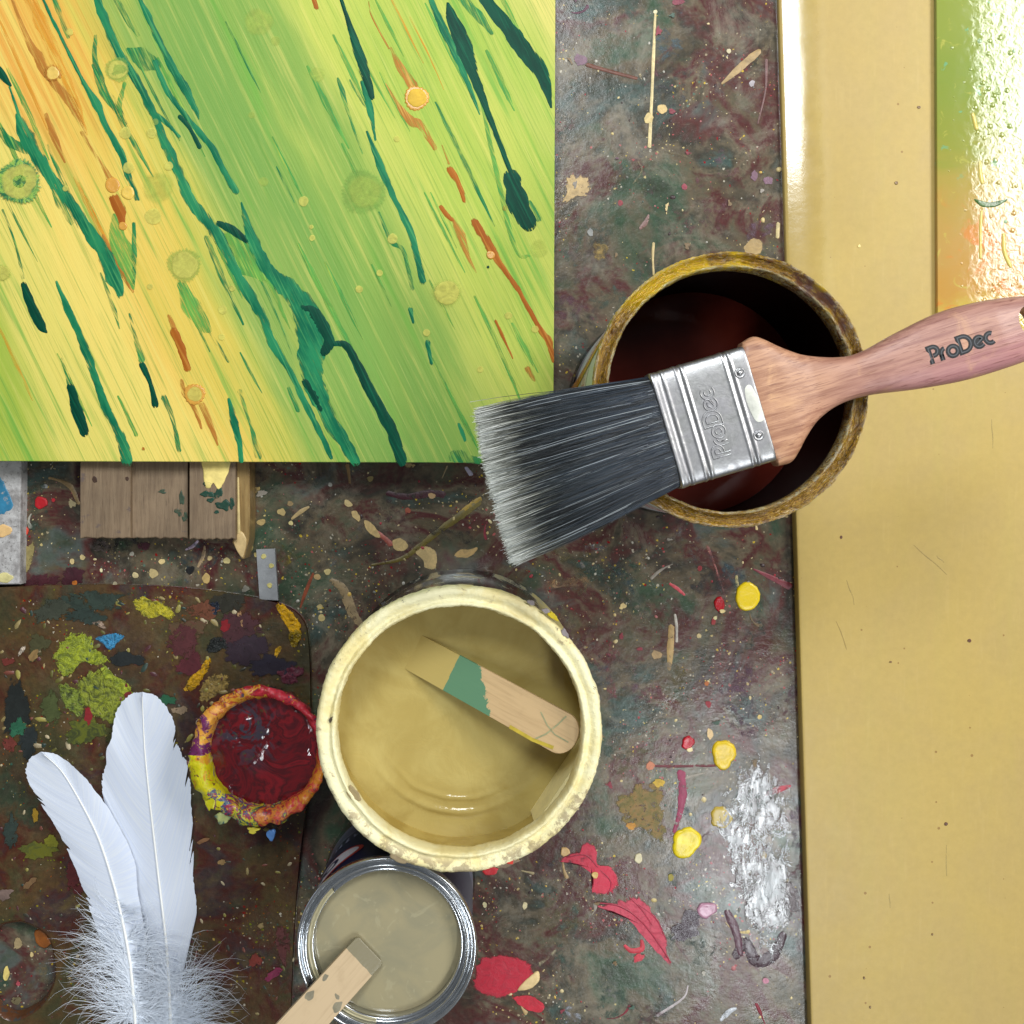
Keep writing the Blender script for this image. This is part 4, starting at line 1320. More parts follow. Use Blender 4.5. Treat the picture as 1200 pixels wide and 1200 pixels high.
for pts in ([(1148, 190, 3), (1149, 205, 5), (1151, 214, 4)], [(1150, 248, 3), (1149, 270, 3.5), (1149, 302, 3)], [(1176, 275, 4), (1177, 295, 5), (1184, 312, 4)], [(1140, 134, 4), (1144, 150, 5)]):
    stroke("wet_run", pts, ZW, 0.0006, pm((206, 186, 96), rough=0.05, bmp=0.0, var=0.1), wet)

# ------------------------------------------------------------------ paint tins: shared materials
def metal_mat(name, col, rough, col2=None, scale=80, bmp=0.05):
    m, nt, b = newmat(name)
    co = objco(nt)
    n = noise(nt, co, scale, 6, 0.65, 0.3)
    rg = nd(nt, 'ShaderNodeMapRange', {0: n, 1: 0.3, 2: 0.7, 3: rough * 0.7, 4: rough * 1.5}).outputs[0]
    c = col
    if col2 is not None:
        c = mixc(nt, step(nt, n, 0.45, 0.65), col, col2)
    setb(nt, b, col=c, rough=rg, metal=1.0, normal=bump(nt, noise(nt, co, 300, 4, 0.5), bmp, 0.0005))
    return m


TIN = metal_mat("bright_tinplate", (0.62, 0.64, 0.66, 1), 0.18)


def ring_noise(amp_r, amp_z, f1=9, f2=38, seed=0.0, skip=()):
    def d(th, i, r, z):
        if i in skip:
            return 0, 0
        a_ = Vector((cos(th) * f1 * 0.5, sin(th) * f1 * 0.5, i * 0.35 + seed))
        b__ = Vector((cos(th) * f2 * 0.5, sin(th) * f2 * 0.5, i * 0.8 + seed))
        n_ = mnoise.noise(a_) * 0.6 + mnoise.noise(b__) * 0.4
        n2_ = mnoise.noise(a_ + Vector((5, 5, 5))) * 0.5 + mnoise.noise(b__ + Vector((5, 5, 5))) * 0.5
        return amp_r * n_, amp_z * n2_
    return d


# ------------------------------------------------------------------ dark tin of red-brown varnish
HT = 0.137
cb = P(857, 456.5, HT)
CB = Vector((cb.x, cb.y, 0))
t_dark = thing("dark_paint_tin", "open tin of dark red-black varnish with a gold-crusted rim, under the brush", "paint tin", CB)
v, f = lathe([(0.0, 0.001), (0.0515, 0.001), (0.0530, 0.0), (0.0545, 0.0012), (0.0545, 0.003), (0.0532, 0.0045), (0.0530, 0.124), (0.0536, 0.1265), (0.0546, 0.1275)], 96, CB)
obj("body", v, f, TIN, t_dark)
# printed paper label
m, nt, b = newmat("printed_label_white_red")
co = objco(nt)
sep = nd(nt, 'ShaderNodeSeparateXYZ', {0: co}).outputs
zn = mth(nt, 'DIVIDE', sep[2], 0.125)
c = ramp(nt, zn, [(0.0, S(118, 114, 124)), (0.20, S(150, 150, 160)), (0.22, S(196, 200, 216)), (0.44, S(204, 206, 216)), (0.45, S(90, 30, 40)), (0.47, S(206, 196, 204)), (0.66, S(210, 204, 210)), (0.67, S(70, 34, 44)), (0.69, S(204, 212, 208)), (0.92, S(200, 208, 204)), (0.93, S(70, 66, 60))], 'CONSTANT')
ang = mth(nt, 'ARCTAN2', sep[1], sep[0])
mpv = nd(nt, 'ShaderNodeCombineXYZ', {0: mth(nt, 'MULTIPLY', ang, 16.0), 1: mth(nt, 'MULTIPLY', zn, 14.0), 2: 0.0}).outputs[0]
scr = noise(nt, mpv, 1.0, 2, 0.5, 2.0)
band = mth(nt, 'MULTIPLY', step(nt, zn, 0.49, 0.51), mth(nt, 'SUBTRACT', 1.0, step(nt, zn, 0.62, 0.64)))
mk = mth(nt, 'MULTIPLY', mth(nt, 'LESS_THAN', mth(nt, 'ABSOLUTE', mth(nt, 'SUBTRACT', scr, 0.5)), 0.05), band)
c = mixc(nt, mk, c, S(156, 30, 44))
c = mixc(nt, step(nt, noise(nt, co, 120, 7, 0.7), 0.58, 0.68, 0.6), c, S(110, 100, 96))
setb(nt, b, col=c, rough=0.35)
v, f = lathe([(0.0533, 0.006), (0.0534, 0.06), (0.0533, 0.123)], 96, CB)
obj("label", v, f, m, t_dark)
# orange run of paint on the side
def cyl_strip(name, centre, r, pts, mat, parent, h=0.0005):
    """ribbon on an upright cylinder: pts = (angle deg, z, width m)"""
    o = catmull(pts, 8 * (len(pts) - 1))
    verts, faces = [], []
    for i, (a_, z_, w_) in enumerate(o):
        a2, z2 = o[min(i + 1, len(o) - 1)][:2]
        a1, z1 = o[max(i - 1, 0)][:2]
        ds, dz = radians(a2 - a1) * r, z2 - z1
        l = math.hypot(ds, dz) or 1
        ns, nz = -dz / l, ds / l
        for off, k_ in ((-1, 0), (-0.7, 1), (0.7, 1), (1, 0)):
            th = radians(a_) + ns * off * w_ / 2 / r
            rr_ = r + h * k_ + 0.0002
            verts.append((centre[0] + rr_ * cos(th), centre[1] + rr_ * sin(th), z_ + nz * off * w_ / 2))
    for i in range(len(o) - 1):
        for j in range(3):
            faces.append((i * 4 + j, i * 4 + j + 1, i * 4 + j + 5, i * 4 + j + 4))
    return obj(name, verts, faces, mat, parent)


cyl_strip("paint_drip", CB, 0.0534, [(146, 0.118, 0.004), (158, 0.090, 0.005), (166, 0.055, 0.006), (170, 0.020, 0.008), (171, 0.006, 0.008)], pm((186, 118, 26), rough=0.25), t_dark)
cyl_strip("paint_drip", CB, 0.0534, [(163, 0.02, 0.006), (164, 0.004, 0.006)], pm((16, 14, 14), rough=0.25), t_dark)
# crusted lid channel
m, nt, b = newmat("gold_brown_varnish_crust")
co = objco(nt)
sep = nd(nt, 'ShaderNodeSeparateXYZ', {0: co}).outputs
rad = mth(nt, 'SQRT', mth(nt, 'ADD', mth(nt, 'MULTIPLY', sep[0], sep[0]), mth(nt, 'MULTIPLY', sep[1], sep[1])))
ang = mth(nt, 'ARCTAN2', sep[1], sep[0])
pol = nd(nt, 'ShaderNodeCombineXYZ', {0: mth(nt, 'MULTIPLY', ang, 7.0), 1: mth(nt, 'MULTIPLY', rad, 1700.0), 2: 0.0}).outputs[0]
n1 = noise(nt, pol, 1.3, 5, 0.65, 1.2)
c = ramp(nt, n1, [(0.32, S(44, 26, 8)), (0.42, S(126, 86, 16)), (0.47, S(222, 176, 46)), (0.52, S(140, 92, 16)), (0.56, S(50, 28, 6)), (0.61, S(226, 178, 52)), (0.68, S(240, 226, 166))])  # gold-brown crust tones, with cream highlights and brighter glints painted in
n2 = noise(nt, co, 50, 5, 0.6, 0.6)
c = mixc(nt, step(nt, n2, 0.58, 0.64, 0.8), c, S(96, 40, 20))
yl = mth(nt, 'MULTIPLY', step(nt, noise(nt, co, 40, 3, 0.5), 0.44, 0.50), step(nt, sep[1], 0.026, 0.040))
c = mixc(nt, yl, c, S(226, 186, 20))
ed_ = step(nt, noise(nt, co, 320, 5, 0.65), 0.42, 0.62)
lip = mth(nt, 'MULTIPLY', mth(nt, 'SUBTRACT', 1.0, step(nt, rad, 0.0497, 0.0503)), mth(nt, 'MULTIPLY_ADD', ed_, 0.6, 0.1))
c = mixc(nt, lip, c, S(196, 190, 150))
outl = mth(nt, 'MULTIPLY', step(nt, rad, 0.0541, 0.0546), mth(nt, 'MULTIPLY_ADD', ed_, 0.5, 0.0))
c = mixc(nt, outl, c, S(190, 176, 150))
setb(nt, b, col=c, rough=0.07, spec=1.0, normal=bump(nt, mth(nt, 'ADD', n1, mth(nt, 'MULTIPLY', noise(nt, co, 520, 5, 0.65), 0.6)), 1.0, 0.0020))
rim_prof = [(0.0538, 0.126), (0.0552, 0.130), (0.0556, 0.1345), (0.0553, 0.1366), (0.0547, 0.1372)]
rim_prof += [(0.0542 - 0.0037 * k_ / 13, 0.1352 - 0.0012 * sin(pi * k_ / 13)) for k_ in range(14)]
rim_prof += [(0.0502, 0.1366), (0.0497, 0.1371), (0.0491, 0.1362), (0.0490, 0.131), (0.0496, 0.126), (0.0526, 0.120)]


def rim_d(th, i, r, z):
    if i < 2 or i >= len(rim_prof) - 2:
        return 0, 0
    c_, s_ = cos(th), sin(th)
    a_ = mnoise.noise(Vector((c_ * 8, s_ * 8, i * 0.3)))
    b__ = mnoise.noise(Vector((c_ * 26, s_ * 26, r * 1500)))
    d__ = mnoise.noise(Vector((c_ * 70, s_ * 70, r * 2400)))
    if 5 <= i < 19:
        return 0, 0.0007 * a_ + 0.0011 * b__ + 0.0006 * d__
    return 0.0004 * a_ + 0.0004 * d__, 0.0004 * a_ + 0.0004 * b__


v, f = lathe(rim_prof, 420, CB, rim_d)
obj("rim", v, f, m, t_dark)
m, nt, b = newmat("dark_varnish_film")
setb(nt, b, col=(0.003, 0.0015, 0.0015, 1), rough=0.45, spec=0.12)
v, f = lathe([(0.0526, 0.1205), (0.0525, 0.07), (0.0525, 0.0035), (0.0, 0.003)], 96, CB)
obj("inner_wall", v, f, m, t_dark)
m, nt, b = newmat("dark_red_varnish")
co = objco(nt)
c = mixc(nt, step(nt, noise(nt, co, 60, 3, 0.5), 0.3, 0.7), (0.095, 0.012, 0.007, 1), (0.13, 0.020, 0.012, 1))
setb(nt, b, col=c, rough=0.10, spec=0.12)
v, f = disc(0.0526, 0.062, CB)
obj("varnish", v, f, m, t_dark)

# ------------------------------------------------------------------ big tin of yellow paint
HY = 0.099
cy = P(538, 856, HY)
CY = Vector((cy.x, cy.y, 0))
t_yel = thing("yellow_paint_tin", "open tin of creamy yellow paint with a thickly caked cream rim", "paint tin", CY)
m, nt, b = newmat("smeared_tinplate")
co = objco(nt)
sep = nd(nt, 'ShaderNodeSeparateXYZ', {0: co}).outputs
n1 = noise(nt, co, 55, 6, 0.65, 0.5)
coat = mth(nt, 'ADD', step(nt, n1, 0.56, 0.66, 0.7), step(nt, mth(nt, 'ADD', sep[0], mth(nt, 'MULTIPLY', n1, 0.02)), 0.046, 0.052), clamp=True)
c = mixc(nt, coat, (0.50, 0.52, 0.50, 1), S(190, 178, 120))
setb(nt, b, col=c, rough=mth(nt, 'MULTIPLY_ADD', coat, 0.3, 0.12), metal=mth(nt, 'SUBTRACT', 1.0, coat, clamp=True), normal=bump(nt, n1, 0.15, 0.001))
v, f = lathe([(0.0, 0.001), (0.0585, 0.001), (0.0605, 0.0), (0.0620, 0.0012), (0.0620, 0.003), (0.0606, 0.0045), (0.0603, 0.080), (0.0606, 0.083), (0.0618, 0.086)], 96, CY)
obj("body", v, f, m, t_yel)
m, nt, b = newmat("caked_cream_paint")
co = objco(nt)
sep = nd(nt, 'ShaderNodeSeparateXYZ', {0: co}).outputs
rad = mth(nt, 'SQRT', mth(nt, 'ADD', mth(nt, 'MULTIPLY', sep[0], sep[0]), mth(nt, 'MULTIPLY', sep[1], sep[1])))
n1 = noise(nt, co, 45, 7, 0.68, 0.6)
n2 = noise(nt, co, 150, 7, 0.72, 0.4)
c = mixc(nt, step(nt, n1, 0.40, 0.62), S(242, 234, 188), S(232, 216, 154))
lowd = nd(nt, 'ShaderNodeMapRange', {0: sep[1], 1: 0.02, 2: -0.05, 3: 0.0, 4: 0.10}).outputs[0]
drt = step(nt, mth(nt, 'ADD', n2, lowd), 0.58, 0.66, 0.75)
drt = mth(nt, 'MULTIPLY', drt, step(nt, rad, 0.0555, 0.0595))
c = mixc(nt, drt, c, S(156, 136, 102))
blk = mth(nt, 'MULTIPLY', step(nt, noise(nt, co, 210, 6, 0.7), 0.64, 0.68), step(nt, rad, 0.060, 0.0625))
c = mixc(nt, blk, c, S(70, 56, 50))
setb(nt, b, col=c, rough=0.45, normal=bump(nt, mth(nt, 'ADD', n2, mth(nt, 'MULTIPLY', noise(nt, co, 480, 6, 0.7), 0.6)), 0.5, 0.0018))
v, f = lathe([(0.0610, 0.0845), (0.0622, 0.0865), (0.0630, 0.0905), (0.0631, 0.0950), (0.0624, 0.0982), (0.0608, 0.0992), (0.0592, 0.0986), (0.0580, 0.0976), (0.0568, 0.0972), (0.0562, 0.0980), (0.0554, 0.0990), (0.0546, 0.0985), (0.0541, 0.0960), (0.0541, 0.0905), (0.0550, 0.0865), (0.0585, 0.083)], 360, CY,
             ring_noise(0.0009, 0.0008, 12, 80, 3.0, skip=(0, 15)))
rimy = obj("rim", v, f, m, t_yel)
for (x, y, rx, ry, an, cc) in ((648, 722, 7, 3.5, 40, (222, 196, 20)), (640, 716, 5, 3, 40, (150, 140, 140)), (622, 706, 5, 3, 30, (150, 140, 140)), (662, 742, 3, 7, -35, (140, 130, 130)), (592, 1012, 16, 4, -12, (120, 100, 80)), (575, 1021, 10, 4, -10, (170, 26, 34)), (598, 1009, 5, 3.5, -20, (190, 44, 28)),
                               (680, 930, 2.4, 1.8, 0, (30, 90, 60)), (449, 707, 3, 1.6, -20, (40, 36, 34)), (432, 731, 3, 1.6, -30, (60, 50, 40)), (388, 843, 2, 4, 30, (80, 66, 48)), (470, 1006, 14, 5, 20, (150, 132, 100)), (414, 930, 6, 10, -30, (168, 148, 104))):
    splat("paint_chip", ellipse_px(x, y, rx, ry, an, jit=0.2), HY - 0.0008, 0.0005, pm(cc, worn=0.25, under=(214, 200, 140)), rimy, n=24)
yel_paint = (200, 178, 100)
m, nt, b = newmat("wet_yellow_paint")
co = objco(nt)
n1 = noise(nt, co, 30, 5, 0.6, 0.8)
c = mixc(nt, step(nt, n1, 0.35, 0.65), S(184, 166, 102), S(170, 150, 86))
setb(nt, b, col=c, rough=0.12, spec=0.5, normal=bump(nt, noise(nt, co, 75, 4, 0.55, 1.2), 0.22, 0.002))
YELW = m
m, nt, b = newmat("yellow_paint_film")
co = objco(nt)
n1 = noise(nt, co, 60, 6, 0.6, 0.6)
c = mixc(nt, step(nt, n1, 0.4, 0.62), S(180, 158, 88), S(160, 136, 68))
setb(nt, b, col=c, rough=0.35, normal=bump(nt, n1, 0.25, 0.0015))
YFILM = m
v, f = lathe([(0.0585, 0.0832), (0.0588, 0.07), (0.0588, 0.0035), (0.0, 0.003)], 96, CY, ring_noise(0.0004, 0.0, 8, 30, 5.0, skip=(3,)))
obj("inner_wall", v, f, YFILM, t_yel)
ZL = 0.064


def yh(x, y):
    r_ = math.hypot(x, y)
    th = math.atan2(y, x)
    hgt = 0.0004 * mnoise.noise(Vector((x * 45, y * 45, 1)))
    # skin ridges near the lower wall
    k_ = math.exp(-((th + pi * 0.56) / 0.62) ** 2)
    hgt += 0.0013 * k_ * math.exp(-((r_ - 0.047) / 0.0014) ** 2) + 0.0011 * k_ * math.exp(-((r_ - 0.0405 - 0.0014 * mnoise.noise(Vector((th * 4, 1, 1)))) / 0.0010) ** 2)
    return hgt


v, f = disc(0.0594, ZL, CY, rings=60, seg=180, hfun=yh)
obj("paint", v, f, YELW, t_yel)
# flat wiping strip across the tin's right-hand side
a, b2 = P(627, 967, 0.082), P(690, 873, 0.082)
dd = (b2 - a)
dd.z = 0
dd.normalize()
nn_ = Vector((-dd.y, dd.x, 0))
if (nn_.x * (CY.x - a.x) + nn_.y * (CY.y - a.y)) > 0:
    nn_ = -nn_
corners = [a, b2, b2 + nn_ * 0.0016, a + nn_ * 0.0016]
lean = -nn_ * 0.002
verts = [(q.x + lean.x, q.y + lean.y, 0.056) for q in corners] + [(q.x, q.y, 0.082) for q in corners]
faces = [(0, 3, 2, 1), (4, 5, 6, 7), (0, 1, 5, 4), (1, 2, 6, 5), (2, 3, 7, 6), (3, 0, 4, 7)]
obj("wiping_strip", verts, faces, pm((240, 228, 172), rough=0.3, var=0.15), t_yel, smooth=False)

# ------------------------------------------------------------------ stir sticks
def stick_material(name, wood, dark, coat, coat_end, green_end=None, green=None, seed=0.0):
    """local x runs along the stick from the dipped end"""
    m, nt, b = newmat(name)
    co = objco(nt)
    sep = nd(nt, 'ShaderNodeSeparateXYZ', {0: co}).outputs
    mp = nd(nt, 'ShaderNodeMapping', {'Vector': co, 'Scale': (40, 700, 300), 'Location': (seed, seed, 0)}).outputs[0]
    g = noise(nt, mp, 1.0, 5, 0.6, 0.3)
    c = mixc(nt, step(nt, g, 0.45, 0.75, 0.5), wood, dark)
    sm = noise(nt, co, 90, 6, 0.65, 0.3)
    c = mixc(nt, step(nt, sm, 0.55, 0.75, 0.35), c, dark)
    rag = mth(nt, 'MULTIPLY_ADD', noise(nt, co, 160, 6, 0.7, 0.4), 0.016, -0.008)
    xx = mth(nt, 'ADD', sep[0], rag)
    rgh = 0.6
    if green is not None:
        # slants: more green along one edge
        xg = mth(nt, 'ADD', xx, mth(nt, 'MULTIPLY', sep[1], 0.75))
        k_ = mth(nt, 'LESS_THAN', xg, green_end)
        c = mixc(nt, k_, c, green)
    k2 = mth(nt, 'LESS_THAN', mth(nt, 'ADD', sep[0], mth(nt, 'MULTIPLY', rag, 0.12)), coat_end)
    c = mixc(nt, k2, c, coat)
    rgh = mth(nt, 'MULTIPLY_ADD', k2, -0.35, 0.6)
    setb(nt, b, col=c, rough=rgh, normal=bump(nt, g, 0.15, 0.0004))
    return m


def stir_stick(root, L_, w0, w1, th, mat, round_end=True):
    n = 14
    pts = [(0.0, -w0 / 2), ]
    outline = [(0.0, w0 / 2 - 0.0012), (0.0006, w0 / 2 - 0.0004), (0.0016, w0 / 2)]
    if round_end:
        for i in range(n + 1):
            t_ = pi / 2 - pi * i / n
            outline.append((L_ - w1 * 0.42 + w1 * 0.42 * cos(t_), w1 / 2 * sin(t_)))
    else:
        outline += [(L_, w1 / 2), (L_, -w1 / 2)]
    outline += [(0.0016, -w0 / 2), (0.0006, -w0 / 2 + 0.0004), (0.0, -w0 / 2 + 0.0012)]
    v, f = prism(outline[::-1], -th / 2, th / 2, 0.0004)
    return obj("stick", v, f, mat, root, smooth=False, local=True)


def place_stick(root, a, b_):
    """root x axis from a to b_"""
    d = (b_ - a)
    x = d.normalized()
    y = Vector((0, 0, 1)).cross(x)
    y.normalize()
    z = x.cross(y)
    root.matrix_world = Matrix(((x.x, y.x, z.x, a.x), (x.y, y.y, z.y, a.y), (x.z, y.z, z.z, a.z), (0, 0, 0, 1)))


sa, sb = P(478, 760, 0.0620), P(662, 861, 0.089)
sr = thing("stir_stick", "rounded wooden stir stick with a green-painted band, in the yellow paint tin", "stir stick", (0, 0, 0), group="wooden stir sticks")
Ls = (sb - sa).length + 0.006
stir_stick(sr, Ls, 0.0178, 0.0188, 0.002, stick_material("stick_wood_green_band", S(196, 166, 122), S(160, 130, 90), S(178, 158, 94), 0.0245, 0.0425, S(86, 128, 96)))
place_stick(sr, sa, sb)


def on_stick(name, pts, w, mat, root):
    """thin painted line on the stick's top, local (x, y)"""
    verts, faces = [], []
    for i, (x, y) in enumerate(pts):
        x2, y2 = pts[min(i + 1, len(pts) - 1)]
        x1, y1 = pts[max(i - 1, 0)]
        l = math.hypot(x2 - x1, y2 - y1) or 1
        nx_, ny_ = -(y2 - y1) / l, (x2 - x1) / l
        for k_ in (-1, 1):
            verts.append((x + nx_ * w / 2 * k_, y + ny_ * w / 2 * k_, 0.00115))
    for i in range(len(pts) - 1):
        faces.append((2 * i, 2 * i + 1, 2 * i + 3, 2 * i + 2))
    return obj(name, verts, faces, mat, root, local=True)


GL = pm((158, 158, 118), worn=0.5, under=(190, 162, 118))
on_stick("paint_mark", [(Ls - 0.017, -0.0078), (Ls - 0.0135, -0.0035), (Ls - 0.0105, 0.003), (Ls - 0.0088, 0.0078)], 0.0007, GL, sr)
on_stick("paint_mark", [(Ls - 0.020, 0.004), (Ls - 0.015, 0.0003), (Ls - 0.010, -0.0019), (Ls - 0.003, -0.002)], 0.0006, GL, sr)
on_stick("paint_mark", [(Ls - 0.030, -0.0086), (Ls - 0.018, -0.0088), (Ls - 0.008, -0.0074)], 0.0016, pm((196, 172, 60), worn=0.2, under=(206, 178, 134)), sr)

# ------------------------------------------------------------------ small tin of taupe paint
HG = 0.082
cg = P(453, 1111, HG)
CG = Vector((cg.x, cg.y, 0))
t_gry = thing("taupe_paint_tin", "small tin of taupe-grey paint with a clean silver rim and navy label", "paint tin", CG)
v, f = lathe([(0.0, 0.001), (0.0375, 0.001), (0.0390, 0.0), (0.0400, 0.001), (0.0400, 0.0028), (0.0388, 0.004), (0.0386, 0.073), (0.0390, 0.0752), (0.0402, 0.0762)], 96, CG)
obj("body", v, f, TIN, t_gry)
m, nt, b = newmat("navy_printed_label")
co = objco(nt)
sep = nd(nt, 'ShaderNodeSeparateXYZ', {0: co}).outputs
zn = mth(nt, 'DIVIDE', sep[2], 0.072)
c = ramp(nt, zn, [(0.0, S(104, 104, 122)), (0.14, S(140, 140, 156)), (0.16, S(84, 84, 108)), (0.30, S(120, 120, 140)), (0.32, S(24, 28, 58)), (1.0, S(20, 26, 60))], 'CONSTANT')
setb(nt, b, col=c, rough=0.3)
NAVY = m
v, f = lathe([(0.0389, 0.006), (0.0389, 0.040), (0.0388, 0.072)], 96, CG)
lab = obj("label", v, f, NAVY, t_gry)


def cyl_poly(name, centre, r, pts, mat, parent):
    """filled outline (angle deg, z) wrapped on a cylinder, fanned from its centroid"""
    n = len(pts)
    ca, cz = sum(p[0] for p in pts) / n, sum(p[1] for p in pts) / n
    verts = [(centre[0] + r * cos(radians(ca)), centre[1] + r * sin(radians(ca)), cz)]
    R_ = 5
    for k_ in range(1, R_ + 1):
        for (a_, z_) in pts:
            aa, z2 = ca + (a_ - ca) * k_ / R_, cz + (z_ - cz) * k_ / R_
            verts.append((centre[0] + r * cos(radians(aa)), centre[1] + r * sin(radians(aa)), z2))
    faces = [(0, 1 + i, 1 + (i + 1) % n) for i in range(n)]
    for k_ in range(R_ - 1):
        for i in range(n):
            faces.append((1 + k_ * n + i, 1 + k_ * n + (i + 1) % n, 1 + (k_ + 1) * n + (i + 1) % n, 1 + (k_ + 1) * n + i))
    return obj(name, verts, faces, mat, parent)


def ell(ca, cz, ra, rz, n=40):
    return [(ca + ra * cos(2 * pi * i / n), cz + rz * sin(2 * pi * i / n)) for i in range(n)]


cyl_poly("label_oval", CG, 0.0391, ell(150, 0.055, 40, 0.0105), pm((176, 60, 48), rough=0.3, var=0.1), lab)
cyl_poly("label_oval", CG, 0.03925, ell(151, 0.055, 37.5, 0.0088), pm((206, 202, 210), rough=0.3, var=0.08), lab)

# --- lettering paths: unit cap height
def arc_pts(cx, cy_, rx, ry, a0, a1, n=14):
    return [(cx + rx * cos(radians(a0 + (a1 - a0) * i / n)), cy_ + ry * sin(radians(a0 + (a1 - a0) * i / n))) for i in range(n + 1)]


GLY = {
    'P': (0.62, [[(0.06, 0.0), (0.06, 0.94)] + [(0.28, 0.94)] + arc_pts(0.28, 0.69, 0.27, 0.25, 90, -90)[1:] + [(0.22, 0.44)]]),
    'r': (0.40, [[(0.06, 0.0), (0.06, 0.34)] + arc_pts(0.34, 0.34, 0.28, 0.30, 180, 95)]),
    'o': (0.72, [arc_pts(0.34, 0.33, 0.28, 0.28, 0, 360, 28)]),
    'D': (0.84, [[(0.06, 0.06), (0.06, 0.94), (0.30, 0.94)] + arc_pts(0.30, 0.50, 0.42, 0.44, 90, -90, 18)[1:] + [(0.06, 0.06)]]),
    'e': (0.66, [[(0.16, 0.24), (0.52, 0.44)] + arc_pts(0.33, 0.33, 0.26, 0.28, 30, 300, 22)[0:] + [(0.56, 0.14)]]),
    'c': (0.60, [arc_pts(0.33, 0.33, 0.27, 0.28, 55, 305, 20)]),
    'A': (0.72, [[(0.05, 0.0), (0.34, 0.95), (0.62, 0.0)], [(0.15, 0.33), (0.52, 0.33)]]),
    'N': (0.78, [[(0.06, 0.0), (0.06, 0.94), (0.62, 0.06), (0.62, 0.96)]]),
    'O': (0.86, [arc_pts(0.40, 0.48, 0.34, 0.44, 0, 360, 28)]),
}


def word_paths(word):
    x = 0.0
    out = []
    for ch in word:
        adv, paths = GLY[ch]
        for p in paths:
            out.append([(x + a_, b_) for a_, b_ in p])
        x += adv
    return out, x


def ribbon2d(path, w):
    """offset outline quads of a polyline; closed if the ends meet"""
    n = len(path)
    closed = math.hypot(path[0][0] - path[-1][0], path[0][1] - path[-1][1]) < 1e-4
    v = []
    for i in range(n):
        if closed:
            a_, b_ = path[(i - 1) % (n - 1)], path[(i + 1) % (n - 1)] if i < n - 1 else path[1]
        else:
            a_, b_ = path[max(i - 1, 0)], path[min(i + 1, n - 1)]
        p = path[i]
        d1 = Vector((p[0] - a_[0], p[1] - a_[1]))
        d2 = Vector((b_[0] - p[0], b_[1] - p[1]))
        if d1.length < 1e-9:
            d1 = d2
        if d2.length < 1e-9:
            d2 = d1
        d1.normalize()
        d2.normalize()
        t_ = d1 + d2
        if t_.length < 1e-6:
            t_ = d1
        t_.normalize()
        n_ = Vector((-t_.y, t_.x))
        k_ = 1 / max(0.55, n_.dot(Vector((-d1.y, d1.x))))
        v.append((p[0] + n_.x * w / 2 * k_, p[1] + n_.y * w / 2 * k_))
        v.append((p[0] - n_.x * w / 2 * k_, p[1] - n_.y * w / 2 * k_))
    f = [(2 * i, 2 * i + 1, 2 * i + 3, 2 * i + 2) for i in range(n - 1)]
    return v, f


# dark marks inside the oval, worn printing
acc = Acc()
paths, wl = word_paths("ANO")
for p in paths:
    fine_p = catmull(p, 6 * (len(p) - 1)) if len(p) < 6 else p
    v, f = ribbon2d(fine_p, 0.20)
    vv_ = []
    for (x, y) in v:
        a_ = radians(172 - (x / wl) * 42)
        # letters face outwards: reading direction is clockwise seen from above
        vv_.append((CG.x + 0.0394 * cos(a_), CG.y + 0.0394 * sin(a_), 0.0505 + y * 0.0095))
    acc.add((vv_, f))
obj("lettering", acc.v, acc.f, pm((30, 32, 62), rough=0.3, var=0.1), lab)
acc = Acc()
rnd = random.Random(3)
for i in range(11):
    a_ = 178 - i * 6.2
    z0 = 0.0285
    pts = [(a_ + rnd.uniform(-1.6, 0), z0), (a_ + rnd.uniform(-1, 1), z0 + 0.004), (a_ - 2.6 + rnd.uniform(-1, 1), z0 + rnd.uniform(0.0015, 0.0045))]
    v, f = ribbon2d([(p[0] * 0.00068, p[1]) for p in pts], 0.0011)
    acc.add(([(CG.x + 0.0392 * cos(radians(x / 0.00068)), CG.y + 0.0392 * sin(radians(x / 0.00068)), y) for x, y in v], f))
obj("lettering", acc.v, acc.f, pm((150, 154, 180), rough=0.3, var=0.1), lab)

v, f = lathe([(0.0400, 0.0758), (0.0409, 0.0775), (0.0412, 0.0798), (0.0408, 0.0815), (0.0400, 0.0820), (0.0393, 0.0812), (0.0390, 0.0795), (0.0385, 0.0785), (0.0379, 0.0790), (0.0375, 0.0806), (0.0369, 0.0812), (0.0364, 0.0802), (0.0362, 0.0780), (0.0356, 0.0768), (0.0350, 0.0775), (0.0344, 0.0785), (0.0338, 0.0782), (0.0335, 0.0765), (0.0336, 0.072), (0.0380, 0.068)], 128, CG)
o = obj("rim", v, f, TIN, t_gry)
m, nt, b = newmat("taupe_wet_paint")
co = objco(nt)
c = mixc(nt, step(nt, noise(nt, co, 28, 4, 0.55, 2.0), 0.35, 0.65), S(158, 148, 116), S(144, 138, 112))
c = mixc(nt, step(nt, noise(nt, co, 60, 5, 0.6, 3.0), 0.58, 0.66, 0.35), c, S(176, 168, 136))
setb(nt, b, col=c, rough=0.14, spec=0.5, normal=bump(nt, noise(nt, co, 45, 2, 0.5), 0.05, 0.002))
v, f = lathe([(0.0336, 0.074), (0.0355, 0.069), (0.0382, 0.066), (0.0382, 0.003), (0.0, 0.003)], 96, CG)
obj("inner_wall", v, f, pm((166, 158, 130), rough=0.3, var=0.12), t_gry)
v, f = disc(0.0350, 0.0735, CG, rings=12, seg=96)
obj("paint", v, f, m, t_gry)
# paint smear round the inside of the lip, left side
v, f = lathe([(0.0338, 0.0768), (0.0343, 0.0788), (0.0350, 0.0781), (0.0357, 0.0773), (0.0363, 0.0783)], 40, CG, ring_noise(0.0003, 0.0003, 14, 60, 9.0), arc=(radians(135), radians(262)))
obj("paint_smear", v, f, pm((182, 174, 140), rough=0.25, var=0.2), t_gry)

